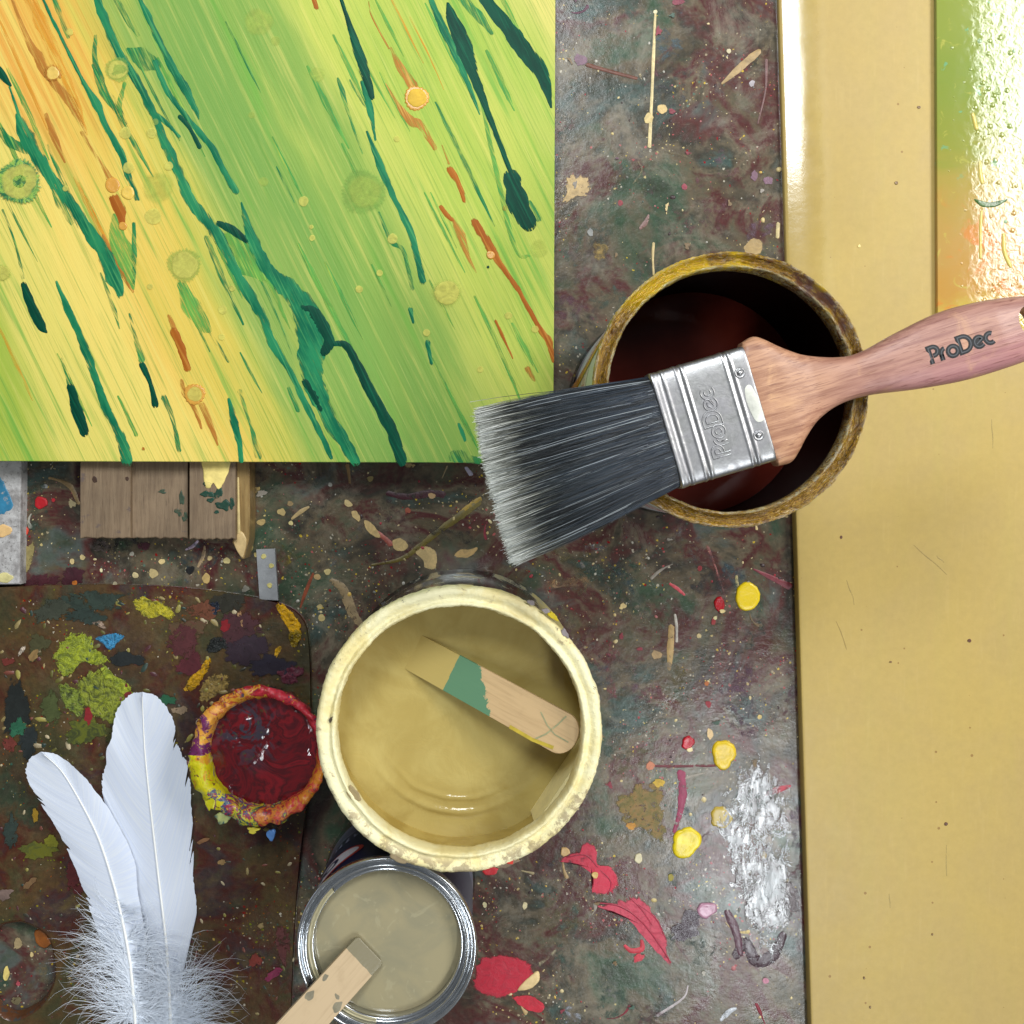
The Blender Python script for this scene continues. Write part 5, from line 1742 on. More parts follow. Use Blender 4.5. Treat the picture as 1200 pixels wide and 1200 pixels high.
sa, sb = P(434, 1112, 0.0757), P(348, 1207, 0.0885)
sr2 = thing("stir_stick", "plain pale wooden stir stick resting across the small taupe paint tin", "stir stick", (0, 0, 0), group="wooden stir sticks")
stir_stick(sr2, 0.105, 0.0172, 0.0180, 0.0022, stick_material("stick_wood_taupe_tip", S(190, 166, 130), S(160, 136, 102), S(128, 120, 94), 0.0072, seed=3.0), round_end=False)
place_stick(sr2, sa, sb)
for (x, y, rx, ry) in ((0.027, 0.0062, 0.0026, 0.0017), (0.022, -0.0068, 0.0016, 0.0012), (0.032, -0.0064, 0.0024, 0.0016), (0.024, 0.0030, 0.0008, 0.0016)):
    n_ = 18
    ph_ = random.uniform(0, 6)
    vv_ = [(x, y, 0.00118)] + [(x + rx * cos(2 * pi * i / n_) * (1 + 0.2 * sin(3 * 2 * pi * i / n_ + ph_)), y + ry * sin(2 * pi * i / n_) * (1 + 0.2 * sin(4 * pi * i / n_ + ph_)), 0.00114) for i in range(n_)]
    obj("paint_mark", vv_, [(0, 1 + i, 1 + (i + 1) % n_) for i in range(n_)], pm((128, 120, 96), worn=0.2, under=(190, 166, 130)), sr2, local=True)

# ------------------------------------------------------------------ palette
ZQ = 0.007
palette_mat = mottled(
    "paint_caked_palette",
    [(0.30, S(44, 40, 32)), (0.42, S(62, 60, 44)), (0.50, S(80, 66, 50)), (0.56, S(66, 54, 44)), (0.62, S(52, 58, 46)), (0.72, S(44, 36, 36))],
    [(0.30, S(50, 52, 40)), (0.44, S(78, 64, 50)), (0.52, S(70, 44, 40)), (0.60, S(56, 46, 46)), (0.72, S(84, 74, 54))],
    S(104, 94, 76), [S(190, 170, 120), S(150, 140, 60), S(196, 190, 176), S(130, 40, 40), S(120, 130, 50), S(60, 90, 80), S(150, 90, 60)], sc=1.2, rough=(0.25, 0.5), dust_amt=0.3, bmp=0.5)
pal_pts = catmull([(-160, 700), (-60, 692), (0, 690), (100, 687), (200, 690), (285, 700), (330, 711), (353, 728), (360, 760), (362, 850), (358, 930), (350, 1000), (343, 1080), (338, 1200), (334, 1320), (300, 1345), (-130, 1345), (-160, 1320)], 120, True)
hole_pts = ellipse_px(20, 1136, 45, 56, 0, 40, jit=0.03)


def fill2d(name, outlines, z0, z1, mat, parent, bev=0.0008):
    cu = bpy.data.curves.new(name + "_outline", 'CURVE')
    cu.dimensions = '2D'
    cu.fill_mode = 'BOTH'
    cu.extrude = (z1 - z0) / 2 - bev
    cu.bevel_depth = bev
    cu.bevel_resolution = 2
    cu.offset = -bev
    org = world_loc(parent)
    for ol in outlines:
        s_ = cu.splines.new('POLY')
        s_.points.add(len(ol) - 1)
        for pt, q in zip(s_.points, ol):
            pt.co = (q[0] - org.x, q[1] - org.y, 0, 1)
        s_.use_cyclic_u = True
    tmp = bpy.data.objects.new("tmp", cu)
    COL.objects.link(tmp)
    dg = bpy.context.evaluated_depsgraph_get()
    me = bpy.data.meshes.new_from_object(tmp.evaluated_get(dg))
    me.name = name
    COL.objects.unlink(tmp)
    bpy.data.objects.remove(tmp)
    bpy.data.curves.remove(cu)
    me.materials.clear()
    me.materials.append(mat)
    o = bpy.data.objects.new(name, me)
    COL.objects.link(o)
    o.parent = parent
    o.location = (0, 0, (z0 + z1) / 2 - org.z)
    return o


pcen = P(150, 980, 0)
pal = thing("paint_palette", "large dark wooden palette caked with old paint, with a thumb hole", "palette", (pcen.x, pcen.y, 0))
w2 = [(P(x, y, ZQ).x, P(x, y, ZQ).y) for x, y in pal_pts]
h2 = [(P(x, y, ZQ).x, P(x, y, ZQ).y) for x, y in hole_pts]
fill2d("board", [w2, h2], 0.0002, ZQ, palette_mat, pal)
# bare varnished lip of the thumb hole
v, f = [], []
nh = len(h2)
hc = (sum(p[0] for p in h2) / nh, sum(p[1] for p in h2) / nh)
for s_, z_ in ((1.03, ZQ + 0.0003), (0.985, ZQ - 0.0006), (0.93, 0.001)):
    v += [(hc[0] + (x - hc[0]) * s_, hc[1] + (y - hc[1]) * s_, z_) for x, y in h2]
for k_ in range(2):
    for i in range(nh):
        f.append((k_ * nh + i, k_ * nh + (i + 1) % nh, (k_ + 1) * nh + (i + 1) % nh, (k_ + 1) * nh + i))
obj("thumb_hole_edge", v, f, pm((92, 58, 36), rough=0.2, worn=0.6, under=(64, 62, 60)), pal)


_im = {}


def impasto_mat(rgb, alt, rough, worn):
    key = (rgb, alt, rough, worn)
    if key in _im:
        return _im[key]
    m, nt, b = newmat("impasto_%d_%d_%d" % rgb)
    co = objco(nt, True)
    n1 = noise(nt, co, 170, 5, 0.66, 2.2)
    c = ramp(nt, n1, [(0.30, S(*[int(x * 0.45) for x in rgb])), (0.42, S(*(alt or [int(x * 0.8) for x in rgb]))), (0.52, S(*rgb)), (0.62, S(*[min(255, int(x * 1.15)) for x in rgb])), (0.72, S(*(alt or rgb)))])
    n2 = noise(nt, co, 330, 6, 0.72, 0.6)
    uv = nd(nt, 'ShaderNodeTexCoord').outputs['UV']
    sx = nd(nt, 'ShaderNodeSeparateXYZ', {0: uv}).outputs[0]
    inn = mth(nt, 'MINIMUM', mth(nt, 'MULTIPLY', mth(nt, 'SUBTRACT', 1.0, sx), 1.0), 0.34)
    a = step(nt, mth(nt, 'ADD', n2, inn), 0.54 + worn * 0.4, 0.60 + worn * 0.4)
    setb(nt, b, col=c, rough=rough, normal=bump(nt, mth(nt, 'ADD', n1, mth(nt, 'MULTIPLY', n2, 0.7)), 0.9, 0.0022))
    nt.links.new(a, b.inputs['Alpha'])
    _im[key] = m
    return m


def impasto(pts, rgb, h, alt, rough, worn, n):
    o = catmull(pts, 72, True)
    w = [P(x, y, ZQ) for x, y in o]
    n = len(w)
    c = sum(w, Vector()) / n
    sd = random.uniform(0, 99)
    verts, faces, uvs = [], [], []
    R_ = 12
    for k in range(R_, 0, -1):
        s_ = k / R_
        for p in w:
            q = c + (p - c) * s_ * (1 + 0.12 * mnoise.noise(Vector((p.x * 500, p.y * 500, sd))))
            e_ = min(1, (1 - s_) * 5)
            z_ = ZQ + 0.00005 + e_ * h * (0.55 + 0.8 * mnoise.noise(Vector((q.x * 190, q.y * 320, sd))) + 0.45 * mnoise.noise(Vector((q.x * 620, q.y * 800, sd))))
            verts.append((q.x, q.y, max(z_, ZQ + 0.00004)))
            uvs.append((s_, 0))
    verts.append((c.x, c.y, ZQ + h * 0.6))
    uvs.append((0, 0))
    for k in range(R_ - 1):
        for i in range(n):
            j = (i + 1) % n
            faces.append((k * n + i, k * n + j, (k + 1) * n + j, (k + 1) * n + i))
    for i in range(n):
        faces.append(((R_ - 1) * n + i, (R_ - 1) * n + (i + 1) % n, R_ * n))
    return obj("paint_blob", verts, faces, impasto_mat(rgb, alt, rough, worn), pal, origin=(c.x, c.y, ZQ), uvs=uvs)


def ps(pts, rgb, h=0.0010, lump=0.0008, alt=None, worn=0.1, n=60, edge=0.14, rough=0.35):
    if worn >= 0.3:
        return splat("paint_stain", pts, ZQ, h, soft(rgb, worn=worn * 0.8, rough=rough, c2=alt), pal, n=n, rough_edge=0.3, flat=layer())
    return impasto(pts, rgb, h, alt, rough, worn, n)
    return splat("paint_blob", pts, ZQ, h, pm(rgb, rough=rough, worn=worn, alt=alt, under=(60, 54, 40), bmp=0.6), pal, n=n, rough_edge=edge, lump=lump)


def pe(cx, cy_, rx, ry, rgb, ang=0, jit=0.18, **kw):
    return ps(ellipse_px(cx, cy_, rx, ry, ang, jit=jit), rgb, **kw)


# lime impasto area
ps([(62, 774), (68, 752), (88, 740), (106, 744), (112, 756), (126, 768), (128, 776), (112, 780), (96, 776), (84, 790), (72, 794)], (146, 156, 38), alt=(120, 132, 40))
ps([(84, 800), (100, 788), (122, 784), (138, 800), (152, 812), (166, 828), (160, 838), (142, 836), (134, 850), (118, 846), (104, 836), (94, 820)], (130, 138, 40), alt=(92, 100, 36))
ps([(70, 800), (90, 806), (100, 820), (96, 840), (84, 836), (72, 820)], (118, 132, 44), alt=(70, 80, 34))
ps([(120, 776), (134, 790), (150, 800), (160, 816), (146, 816), (132, 804), (120, 792)], (150, 160, 44), h=0.0014, alt=(126, 140, 40))
pe(100, 856, 26, 18, (104, 110, 36), alt=(60, 66, 34), worn=0.3)
pe(60, 830, 14, 20, (74, 82, 46), worn=0.4)
pe(140, 860, 22, 14, (70, 70, 34), worn=0.4)
ps([(112, 748), (128, 742), (146, 744), (140, 752), (130, 762), (120, 754)], (56, 130, 172), h=0.0012, worn=0.05)
pe(116, 731, 10, 4, (150, 128, 110), 20, worn=0.2)
ps([(154, 706), (166, 698), (178, 702), (188, 704), (206, 716), (202, 728), (190, 722), (176, 726), (164, 720)], (176, 164, 38), alt=(146, 140, 40), worn=0.15)
pe(150, 772, 24, 10, (36, 40, 40), worn=0.3)
pe(110, 705, 44, 16, (48, 60, 52), worn=0.5)
pe(100, 722, 30, 12, (46, 58, 52), worn=0.5)
pe(60, 715, 24, 16, (62, 66, 54), worn=0.5)
pe(20, 830, 18, 40, (34, 38, 36), worn=0.4)
pe(34, 870, 14, 22, (40, 46, 46), worn=0.4)
pe(22, 852, 12, 14, (44, 96, 70), worn=0.45)
pe(12, 872, 9, 12, (110, 52, 44), worn=0.45)
pe(46, 756, 16, 16, (72, 70, 44), worn=0.5)
pe(40, 768, 6, 8, (140, 112, 70), 20, worn=0.3)
pe(10, 775, 10, 5, (110, 48, 40), worn=0.4)
pe(26, 762, 3, 7, (196, 180, 160), 30, worn=0.2)
pe(150, 812, 5, 14, (120, 44, 44), worn=0.3)
pe(104, 838, 6, 12, (140, 40, 44), worn=0.3)
pe(156, 835, 14, 9, (160, 130, 40), worn=0.3)
pe(218, 740, 26, 20, (96, 76, 52), worn=0.5, alt=(92, 56, 44))
pe(240, 715, 24, 14, (108, 64, 44), worn=0.5)
pe(215, 752, 22, 26, (84, 42, 44), worn=0.5)
pe(225, 780, 20, 16, (86, 36, 42), worn=0.45)
pe(280, 735, 34, 22, (72, 40, 44), worn=0.5)
pe(290, 762, 34, 20, (52, 38, 48), worn=0.45)
pe(268, 705, 28, 12, (46, 44, 34), worn=0.4)
pe(256, 755, 16, 10, (28, 32, 30), -15, worn=0.25)
pe(252, 712, 7, 8, (24, 34, 52), worn=0.2)
pe(264, 733, 6, 10, (130, 28, 34), 30, worn=0.3)
pe(340, 790, 18, 12, (104, 42, 58), worn=0.25, h=0.0014)
pe(320, 780, 30, 16, (38, 34, 48), worn=0.4)
pe(310, 815, 30, 14, (30, 30, 36), worn=0.3)
ps([(323, 708), (332, 707), (344, 718), (354, 732), (352, 746), (344, 750), (338, 738), (330, 726)], (214, 162, 18), h=0.0016, alt=(196, 150, 26), worn=0.05, rough=0.28)
ps([(340, 738), (352, 738), (354, 748), (345, 760), (338, 752)], (150, 124, 20), h=0.0018, worn=0.1, rough=0.28)
pe(325, 764, 3.5, 8, (206, 158, 20), 25, worn=0.1)
ps([(216, 806), (222, 794), (234, 784), (240, 774), (247, 772), (246, 782), (238, 796), (228, 808), (218, 810)], (204, 154, 22), h=0.0014, worn=0.05, rough=0.28)
ps([(232, 818), (238, 796), (258, 788), (272, 794), (266, 808), (250, 818), (240, 824)], (158, 132, 70), h=0.0008, worn=0.2)
pe(282, 725, 3, 10, (170, 130, 90), -10, worn=0.2)
pe(196, 820, 12, 8, (40, 90, 62), worn=0.35)
pe(212, 832, 12, 6, (140, 120, 96), worn=0.4)
pe(45, 996, 22, 14, (108, 108, 32), worn=0.35, alt=(76, 80, 36))
pe(60, 985, 10, 8, (124, 122, 36), worn=0.3)
pe(42, 955, 5, 9, (168, 132, 40), worn=0.3)
pe(35, 1035, 9, 5, (120, 92, 62), -40, worn=0.3)
pe(90, 1030, 14, 26, (88, 36, 36), worn=0.5)
pe(14, 975, 10, 26, (50, 62, 56), worn=0.5)
pe(300, 1125, 9, 9, (122, 50, 40), worn=0.4)
pe(322, 1140, 16, 6, (128, 44, 74), -40, worn=0.45)
pe(306, 1084, 4, 4, (150, 128, 84), worn=0.3)
pe(332, 1105, 10, 30, (96, 50, 48), worn=0.6)
pe(310, 1090, 16, 40, (92, 56, 44), worn=0.75)
pe(260, 1010, 6, 4, (150, 120, 76), worn=0.3)
pe(238, 985, 10, 3, (130, 92, 60), -15, worn=0.4)
pe(5, 1048, 12, 7, (120, 100, 92), worn=0.4)
# what shows on the bench inside the thumb hole
te(8, 1140, 4, 10, (226, 204, 120), worn=0.1)
te(22, 1105, 6, 8, (170, 150, 110), worn=0.4)
te(50, 1100, 12, 8, (150, 86, 32), 50, worn=0.2, h=0.001)
te(38, 1118, 2.5, 3, CREAM, worn=0)
te(22, 1152, 3, 2.5, (180, 80, 90), worn=0)
te(20, 1172, 8, 6, (120, 110, 80), worn=0.4)
te(50, 1135, 8, 12, (140, 118, 74), worn=0.5)
# scattered crusts on the palette
rnd = random.Random(11)
acc = Acc()
crust_cols = [(96, 92, 40), (60, 58, 46), (118, 66, 52), (150, 132, 84), (48, 66, 58), (84, 44, 48), (150, 140, 70), (180, 164, 130)]
for i in range(520):
    x, y = rnd.uniform(0, 345), rnd.uniform(700, 1195)
    if math.hypot((x - 20) / 48, (y - 1136) / 60) < 1.05 or (x > 330 and y < 760):
        continue
    up = y < 900
    if not up and rnd.random() < 0.45:
        continue
    r = rnd.uniform(0.8, 3.6 if up else 2.4) * 0.00044
    el = rnd.uniform(1.0, 2.6)
    a_ = rnd.uniform(0, 3.14)
    q = P(x, y, ZQ)
    hh_ = r * rnd.uniform(0.15, 0.4)
    v = [(q.x, q.y, ZQ + hh_)]
    for rr_, zz_ in ((0.7, hh_ * 0.85), (1.0, -0.0001)):
        for k_ in range(9):
            t_ = 2 * pi * k_ / 9
            ex, ey = rr_ * r * el * cos(t_) * rnd.uniform(0.75, 1.2), rr_ * r * sin(t_) * rnd.uniform(0.75, 1.2)
            v.append((q.x + ex * cos(a_) - ey * sin(a_), q.y + ex * sin(a_) + ey * cos(a_), ZQ + zz_))
    f = [(0, 1 + k_, 1 + (k_ + 1) % 9) for k_ in range(9)] + [(1 + k_, 10 + k_, 10 + (k_ + 1) % 9, 1 + (k_ + 1) % 9) for k_ in range(9)]
    acc.add((v, f), mi=rnd.randrange(len(crust_cols)))
pc_ = obj("paint_crumbs", acc.v, acc.f, [pm(c_, worn=0.2, under=(60, 54, 40)) for c_ in crust_cols], pal, midx=acc.mi)
pc_["kind"] = "stuff"

# ------------------------------------------------------------------ red paint pot on the palette
HR = 0.034
cr_ = P(302, 886, HR)
CR = Vector((cr_.x, cr_.y, ZQ))
pot = thing("red_paint_pot", "small pot of dark red paint with a thick multicoloured paint-crusted rim, on the palette", "paint pot", CR)
m, nt, b = newmat("multicolour_paint_crust")
co = objco(nt)
sep = nd(nt, 'ShaderNodeSeparateXYZ', {0: co}).outputs
wob = nd(nt, 'ShaderNodeTexNoise', {'Vector': co, 'Scale': 110.0, 'Detail': 5.0, 'Roughness': 0.65, 'Distortion': 1.0}).outputs[0]
ang = mth(nt, 'ARCTAN2', sep[1], sep[0])
an = mth(nt, 'MULTIPLY_ADD', ang, 1 / (2 * pi), 0.5)     # 0 at -x, .25 at -y, .5 at +x, .75 at +y
an = mth(nt, 'ADD', an, mth(nt, 'MULTIPLY_ADD', wob, 0.6, -0.3))
c = ramp(nt, an, [(0.0, S(206, 150, 40)), (0.02, S(196, 190, 20)), (0.11, S(214, 200, 30)), (0.15, S(40, 84, 124)), (0.18, S(170, 40, 60)), (0.21, S(206, 196, 40)), (0.245, S(24, 84, 80)), (0.27, S(160, 30, 44)), (0.31, S(206, 130, 50)), (0.38, S(196, 60, 60)), (0.44, S(206, 130, 40)),
                  (0.52, S(190, 40, 56)), (0.66, S(196, 50, 64)), (0.74, S(150, 28, 36)), (0.79, S(204, 150, 40)), (0.83, S(170, 60, 40)), (0.87, S(214, 150, 60)), (0.93, S(226, 160, 60)), (0.97, S(110, 40, 90))], 'EASE')
fn = noise(nt, co, 240, 5, 0.65, 1.5)
c = mixc(nt, step(nt, fn, 0.60, 0.66, 0.85), c, S(28, 60, 84))
c = mixc(nt, step(nt, noise(nt, nd(nt, 'ShaderNodeVectorMath', {0: co, 1: (2, 2, 2)}, operation='ADD').outputs[0], 190, 5, 0.65, 1.5), 0.60, 0.67, 0.85), c, S(96, 24, 40))
c = mixc(nt, step(nt, noise(nt, nd(nt, 'ShaderNodeVectorMath', {0: co, 1: (4, 1, 3)}, operation='ADD').outputs[0], 170, 5, 0.65, 1.5), 0.62, 0.68, 0.8), c, S(226, 196, 40))
lowk = mth(nt, 'SUBTRACT', 1.0, step(nt, sep[2], 0.006, 0.020))
c = mixc(nt, mth(nt, 'MULTIPLY', lowk, 0.8), c, S(44, 26, 34))
setb(nt, b, col=c, rough=0.2, normal=bump(nt, mth(nt, 'ADD', wob, mth(nt, 'MULTIPLY', fn, 0.5)), 0.5, 0.0018))
CRUST = m


def crust_d(th, i, r, z):
    if i == 0:
        return 0, 0
    a_ = mnoise.noise(Vector((cos(th) * 3.2, sin(th) * 3.2, i * 0.4 + 2)))
    b__ = mnoise.noise(Vector((cos(th) * 9, sin(th) * 9, i * 0.7 + 4)))
    # thicker towards the lower left
    thick = 0.5 + 0.5 * cos(th - radians(200))
    k_ = 1.0 if 2 <= i <= 8 else 0.5
    return k_ * (0.0016 * a_ + 0.0018 * b__) - (0.0035 * thick if i >= 7 else 0), k_ * (0.0020 * a_ + 0.0018 * b__)


v, f = lathe([(0.0, 0.0002), (0.0265, 0.0002), (0.0290, 0.003), (0.0312, 0.012), (0.0330, 0.020), (0.0345, 0.0245), (0.0345, 0.0268), (0.0325, 0.0275), (0.0305, 0.0258), (0.0292, 0.0225), (0.0288, 0.016)], 260, CR, crust_d)
obj("pot", v, f, CRUST, pot)
m, nt, b = newmat("swirled_dark_red_paint")
co = objco(nt)
sw = nd(nt, 'ShaderNodeTexNoise', {'Vector': co, 'Scale': 55.0, 'Detail': 4.0, 'Roughness': 0.55, 'Distortion': 1.6}).outputs[0]
c = ramp(nt, sw, [(0.30, S(50, 8, 16)), (0.42, S(104, 10, 20)), (0.50, S(70, 10, 18)), (0.58, S(122, 16, 26)), (0.66, S(84, 12, 22)), (0.75, S(60, 10, 20))])
dv = nd(nt, 'ShaderNodeVectorMath', {0: co, 1: (-0.008, 0.010, 0)}, operation='SUBTRACT').outputs[0]
dl = nd(nt, 'ShaderNodeVectorMath', {0: dv}, operation='LENGTH').outputs['Value']
near = mth(nt, 'SUBTRACT', 1.0, step(nt, dl, 0.014, 0.032))
sw2 = noise(nt, co, 75, 4, 0.55, 2.2)
c = mixc(nt, mth(nt, 'MULTIPLY', step(nt, sw2, 0.47, 0.55, 0.9), near), c, S(44, 62, 74))
c = mixc(nt, mth(nt, 'MULTIPLY', step(nt, noise(nt, co, 100, 3, 0.5, 2.0), 0.60, 0.66, 0.8), near), c, S(64, 78, 34))
setb(nt, b, col=c, rough=0.07, spec=0.7, normal=bump(nt, mth(nt, 'ADD', sw2, sw), 0.22, 0.003))
v, f = disc(0.0295, 0.0185, CR, rings=26, seg=96, hfun=lambda x, y: 0.0018 * mnoise.noise(Vector((x * 90, y * 90, 1))) + 0.0005 * mnoise.noise(Vector((x * 300, y * 300, 4))))
obj("paint", v, f, m, pot)
for (x, y, rx, ry, cc, z_) in ((318, 978, 5, 7, (86, 130, 190), 0.030), (297, 972, 7, 4, (216, 200, 70), 0.031), (262, 958, 10, 6, (170, 176, 110), 0.031), (230, 905, 7, 12, (206, 196, 30), 0.032), (246, 935, 7, 14, (196, 190, 30), 0.032)):
    splat("paint_glob", ellipse_px(x, y, rx, ry, jit=0.25), z_, 0.0014, pm(cc, rough=0.25, alt=(40, 80, 90) if x == 262 else None), pot, n=30, lump=0.0008)

# ------------------------------------------------------------------ feathers
m, nt, b = newmat("white_feather_vane")
uvn_ = nd(nt, 'ShaderNodeTexCoord').outputs['UV']
su = nd(nt, 'ShaderNodeSeparateXYZ', {0: uvn_}).outputs
mpf = nd(nt, 'ShaderNodeCombineXYZ', {0: mth(nt, 'MULTIPLY', su[0], 0.8), 1: mth(nt, 'MULTIPLY', su[1], 150.0), 2: 0.0}).outputs[0]
fb = noise(nt, mpf, 1.0, 3, 0.6)
mpf2 = nd(nt, 'ShaderNodeCombineXYZ', {0: mth(nt, 'MULTIPLY', su[0], 0.6), 1: mth(nt, 'MULTIPLY', su[1], 26.0), 2: 3.0}).outputs[0]
fb2 = noise(nt, mpf2, 1.0, 3, 0.6)
c = mixc(nt, step(nt, fb, 0.35, 0.7), S(228, 237, 255), S(240, 246, 255))  # white vane tinted blue, the cool light put into its colour
c = mixc(nt, step(nt, fb2, 0.5, 0.75, 0.3), c, S(212, 224, 248))
setb(nt, b, col=c, rough=0.55, spec=0.3, normal=bump(nt, mth(nt, 'ADD', mth(nt, 'MULTIPLY', fb, 0.35), fb2), 0.22, 0.0008))
tr = nd(nt, 'ShaderNodeBsdfTranslucent', {'Color': S(226, 232, 244)})
mx = nd(nt, 'ShaderNodeMixShader', {0: 0.25, 1: b.outputs[0], 2: tr.outputs[0]})
nt.links.new(mx.outputs[0], nt.nodes['Material Output'].inputs[0])
VANE = m
m, nt, b = newmat("white_feather_shaft")
setb(nt, b, col=S(244, 244, 240), rough=0.3)
SHAFT = m
m, nt, b = newmat("white_feather_down")
setb(nt, b, col=S(238, 245, 255), rough=0.7, spec=0.2)  # same cool-light blue put into the white down
tr = nd(nt, 'ShaderNodeBsdfTranslucent', {'Color': S(246, 249, 255)})
mx = nd(nt, 'ShaderNodeMixShader', {0: 0.0, 1: b.outputs[0], 2: tr.outputs[0]})
nt.links.new(mx.outputs[0], nt.nodes['Material Output'].inputs[0])
DOWN = m


def feather(label, shaft_px, left_px, right_px, z0, lift, seed, down_from, split):
    rnd = random.Random(seed)
    zc = z0 + 0.003
    sh = catmull(shaft_px, 60)
    base = P(shaft_px[-1][0], shaft_px[-1][1], z0)
    root = thing("white_feather", label, "feather", (base.x, base.y, ZQ), group="white feathers")
    n = len(sh)

    def zz_(t_):   # gentle arch along the shaft, tip curls up
        return z0 + 0.0016 + lift * sin(pi * t_) + 0.004 * max(0, (0.25 - t_) / 0.25) ** 2
    # shaft
    pts = []
    for i, (x, y) in enumerate(sh):
        t_ = i / (n - 1)
        pts.append(P(x, y, zz_(t_)) + Vector((0, 0, 0.0004)))
    v, f = tube(pts, 0.00095, 6, lambda t_: 0.18 + 0.82 * t_ ** 0.8)
    obj("shaft", v, f, SHAFT, root)
    # vanes
    for side, edge in (("left", left_px), ("right", right_px)):
        ed2 = catmull(edge, 90)
        m_ = len(ed2)
        verts, faces, uvs = [], [], []
        rows = 130
        COLS = 9
        for r_ in range(rows + 1):
            t_ = r_ / rows
            te_ = t_
            i_e = min(m_ - 1, int(round(te_ * (m_ - 1))))
            ex, ey = ed2[i_e]
            # the barb starts further down the shaft than its tip
            ts_ = min(1.0, 0.015 + t_ * 0.80 + 0.10)
            if t_ < 0.10:
                ts_ = 0.015 + (t_ / 0.10) * (0.115 + 0.08 - 0.015)
            else:
                ts_ = 0.195 + (t_ - 0.10) / 0.90 * (split - 0.195)
            i_s = min(n - 1, int(round(ts_ * (n - 1))))
            fs = ts_ * (n - 1)
            i0 = min(n - 2, int(fs))
            fr = fs - i0
            sx_ = sh[i0][0] * (1 - fr) + sh[i0 + 1][0] * fr
            sy_ = sh[i0][1] * (1 - fr) + sh[i0 + 1][1] * fr
            fe = te_ * (m_ - 1)
            j0 = min(m_ - 2, int(fe))
            fr2 = fe - j0
            ex = ed2[j0][0] * (1 - fr2) + ed2[j0 + 1][0] * fr2
            ey = ed2[j0][1] * (1 - fr2) + ed2[j0 + 1][1] * fr2
            nt_ = min(abs(t_ - q_) for q_ in (0.31, 0.335, 0.52, 0.70, 0.73))
            jag = 1 - (0.16 * max(0, 1 - nt_ / 0.012) if (side == 'right') == (seed == 31) else 0) + 0.012 * rnd.uniform(-1, 1) + 0.025 * mnoise.noise(Vector((t_ * 22, seed, 0.5)))
            wave_ = mnoise.noise(Vector((t_ * 7, seed + 3, 1.0 if side == "left" else 5.0)))
            wave2 = mnoise.noise(Vector((t_ * 24, seed + 7, 1.0 if side == "left" else 5.0)))
            for c_ in range(COLS + 1):
                s_ = c_ / COLS * (jag if c_ == COLS else 1)
                # barbs bow outward
                bx = sx_ + (ex - sx_) * s_
                by = sy_ + (ey - sy_) * (s_ ** 1.35)
                zr = zz_(ts_) + (zz_(te_) - zz_(ts_)) * s_
                z_ = zr - 0.0010 * s_ ** 2 + 0.0016 * s_ ** 2 * wave_ + 0.00018 * s_ * wave2
                z_ = max(z_, z0 + 0.0004)
                verts.append(tuple(P(bx, by, z_)))
                uvs.append((s_, t_))
        for r_ in range(rows):
            for c_ in range(COLS):
                a_ = r_ * (COLS + 1) + c_
                faces.append((a_, a_ + 1, a_ + COLS + 2, a_ + COLS + 1))
        obj("vane", verts, faces, VANE, root, uvs=uvs)
    # down: soft tufts of curled filaments
    acc = Acc()
    for tuft in range(100):
        t_ = down_from + (1 - down_from) * rnd.random() ** 0.7
        fs = t_ * (n - 1)
        i0 = min(n - 2, int(fs))
        fr = fs - i0
        sx_ = sh[i0][0] * (1 - fr) + sh[i0 + 1][0] * fr
        sy_ = sh[i0][1] * (1 - fr) + sh[i0 + 1][1] * fr
        sd = rnd.choice((-1, 1))
        q0 = min(1, (t_ - down_from) / 0.16 + 0.22)
        tl0 = rnd.uniform(34, 120) * q0
        ta0 = radians(rnd.uniform(4, 58)) if t_ < 0.9 else radians(rnd.uniform(-60, 60))
        tbend = rnd.uniform(-0.7, 1.3)
        zb = zz_(t_)
        tz = zb + rnd.uniform(-0.004, 0.007)
        tph, twv = rnd.uniform(0, 6.28), rnd.uniform(0.25, 0.65)
        for st_ in range(10):
            ln = tl0 * rnd.uniform(0.55, 1.05)
            a0 = ta0 + rnd.gauss(0, 0.2)
            bend = tbend + rnd.gauss(0, 0.45)
            segs = 9
            x, y = sx_ + rnd.uniform(-2, 2), sy_ + rnd.uniform(-4, 4)
            zt = max(z0 + 0.0006, tz + rnd.uniform(-0.0015, 0.0015))
            pts = []
            for k_ in range(segs + 1):
                q = k_ / segs
                pts.append(P(x, y, zb + (zt - zb) * q))
                an_ = a0 - bend * q * 0.9 + twv * sin(tph + q * 7) + 0.05 * rnd.gauss(0, 1)
                x += sd * cos(an_) * ln / segs
                y -= sin(an_) * ln / segs
            acc.add(tube(pts, rnd.uniform(0.00013, 0.00026), 3, lambda q: 1 - 0.9 * q))
    dn = obj("down", acc.v, acc.f, DOWN, root)
    dn["kind"] = "stuff"
    return root


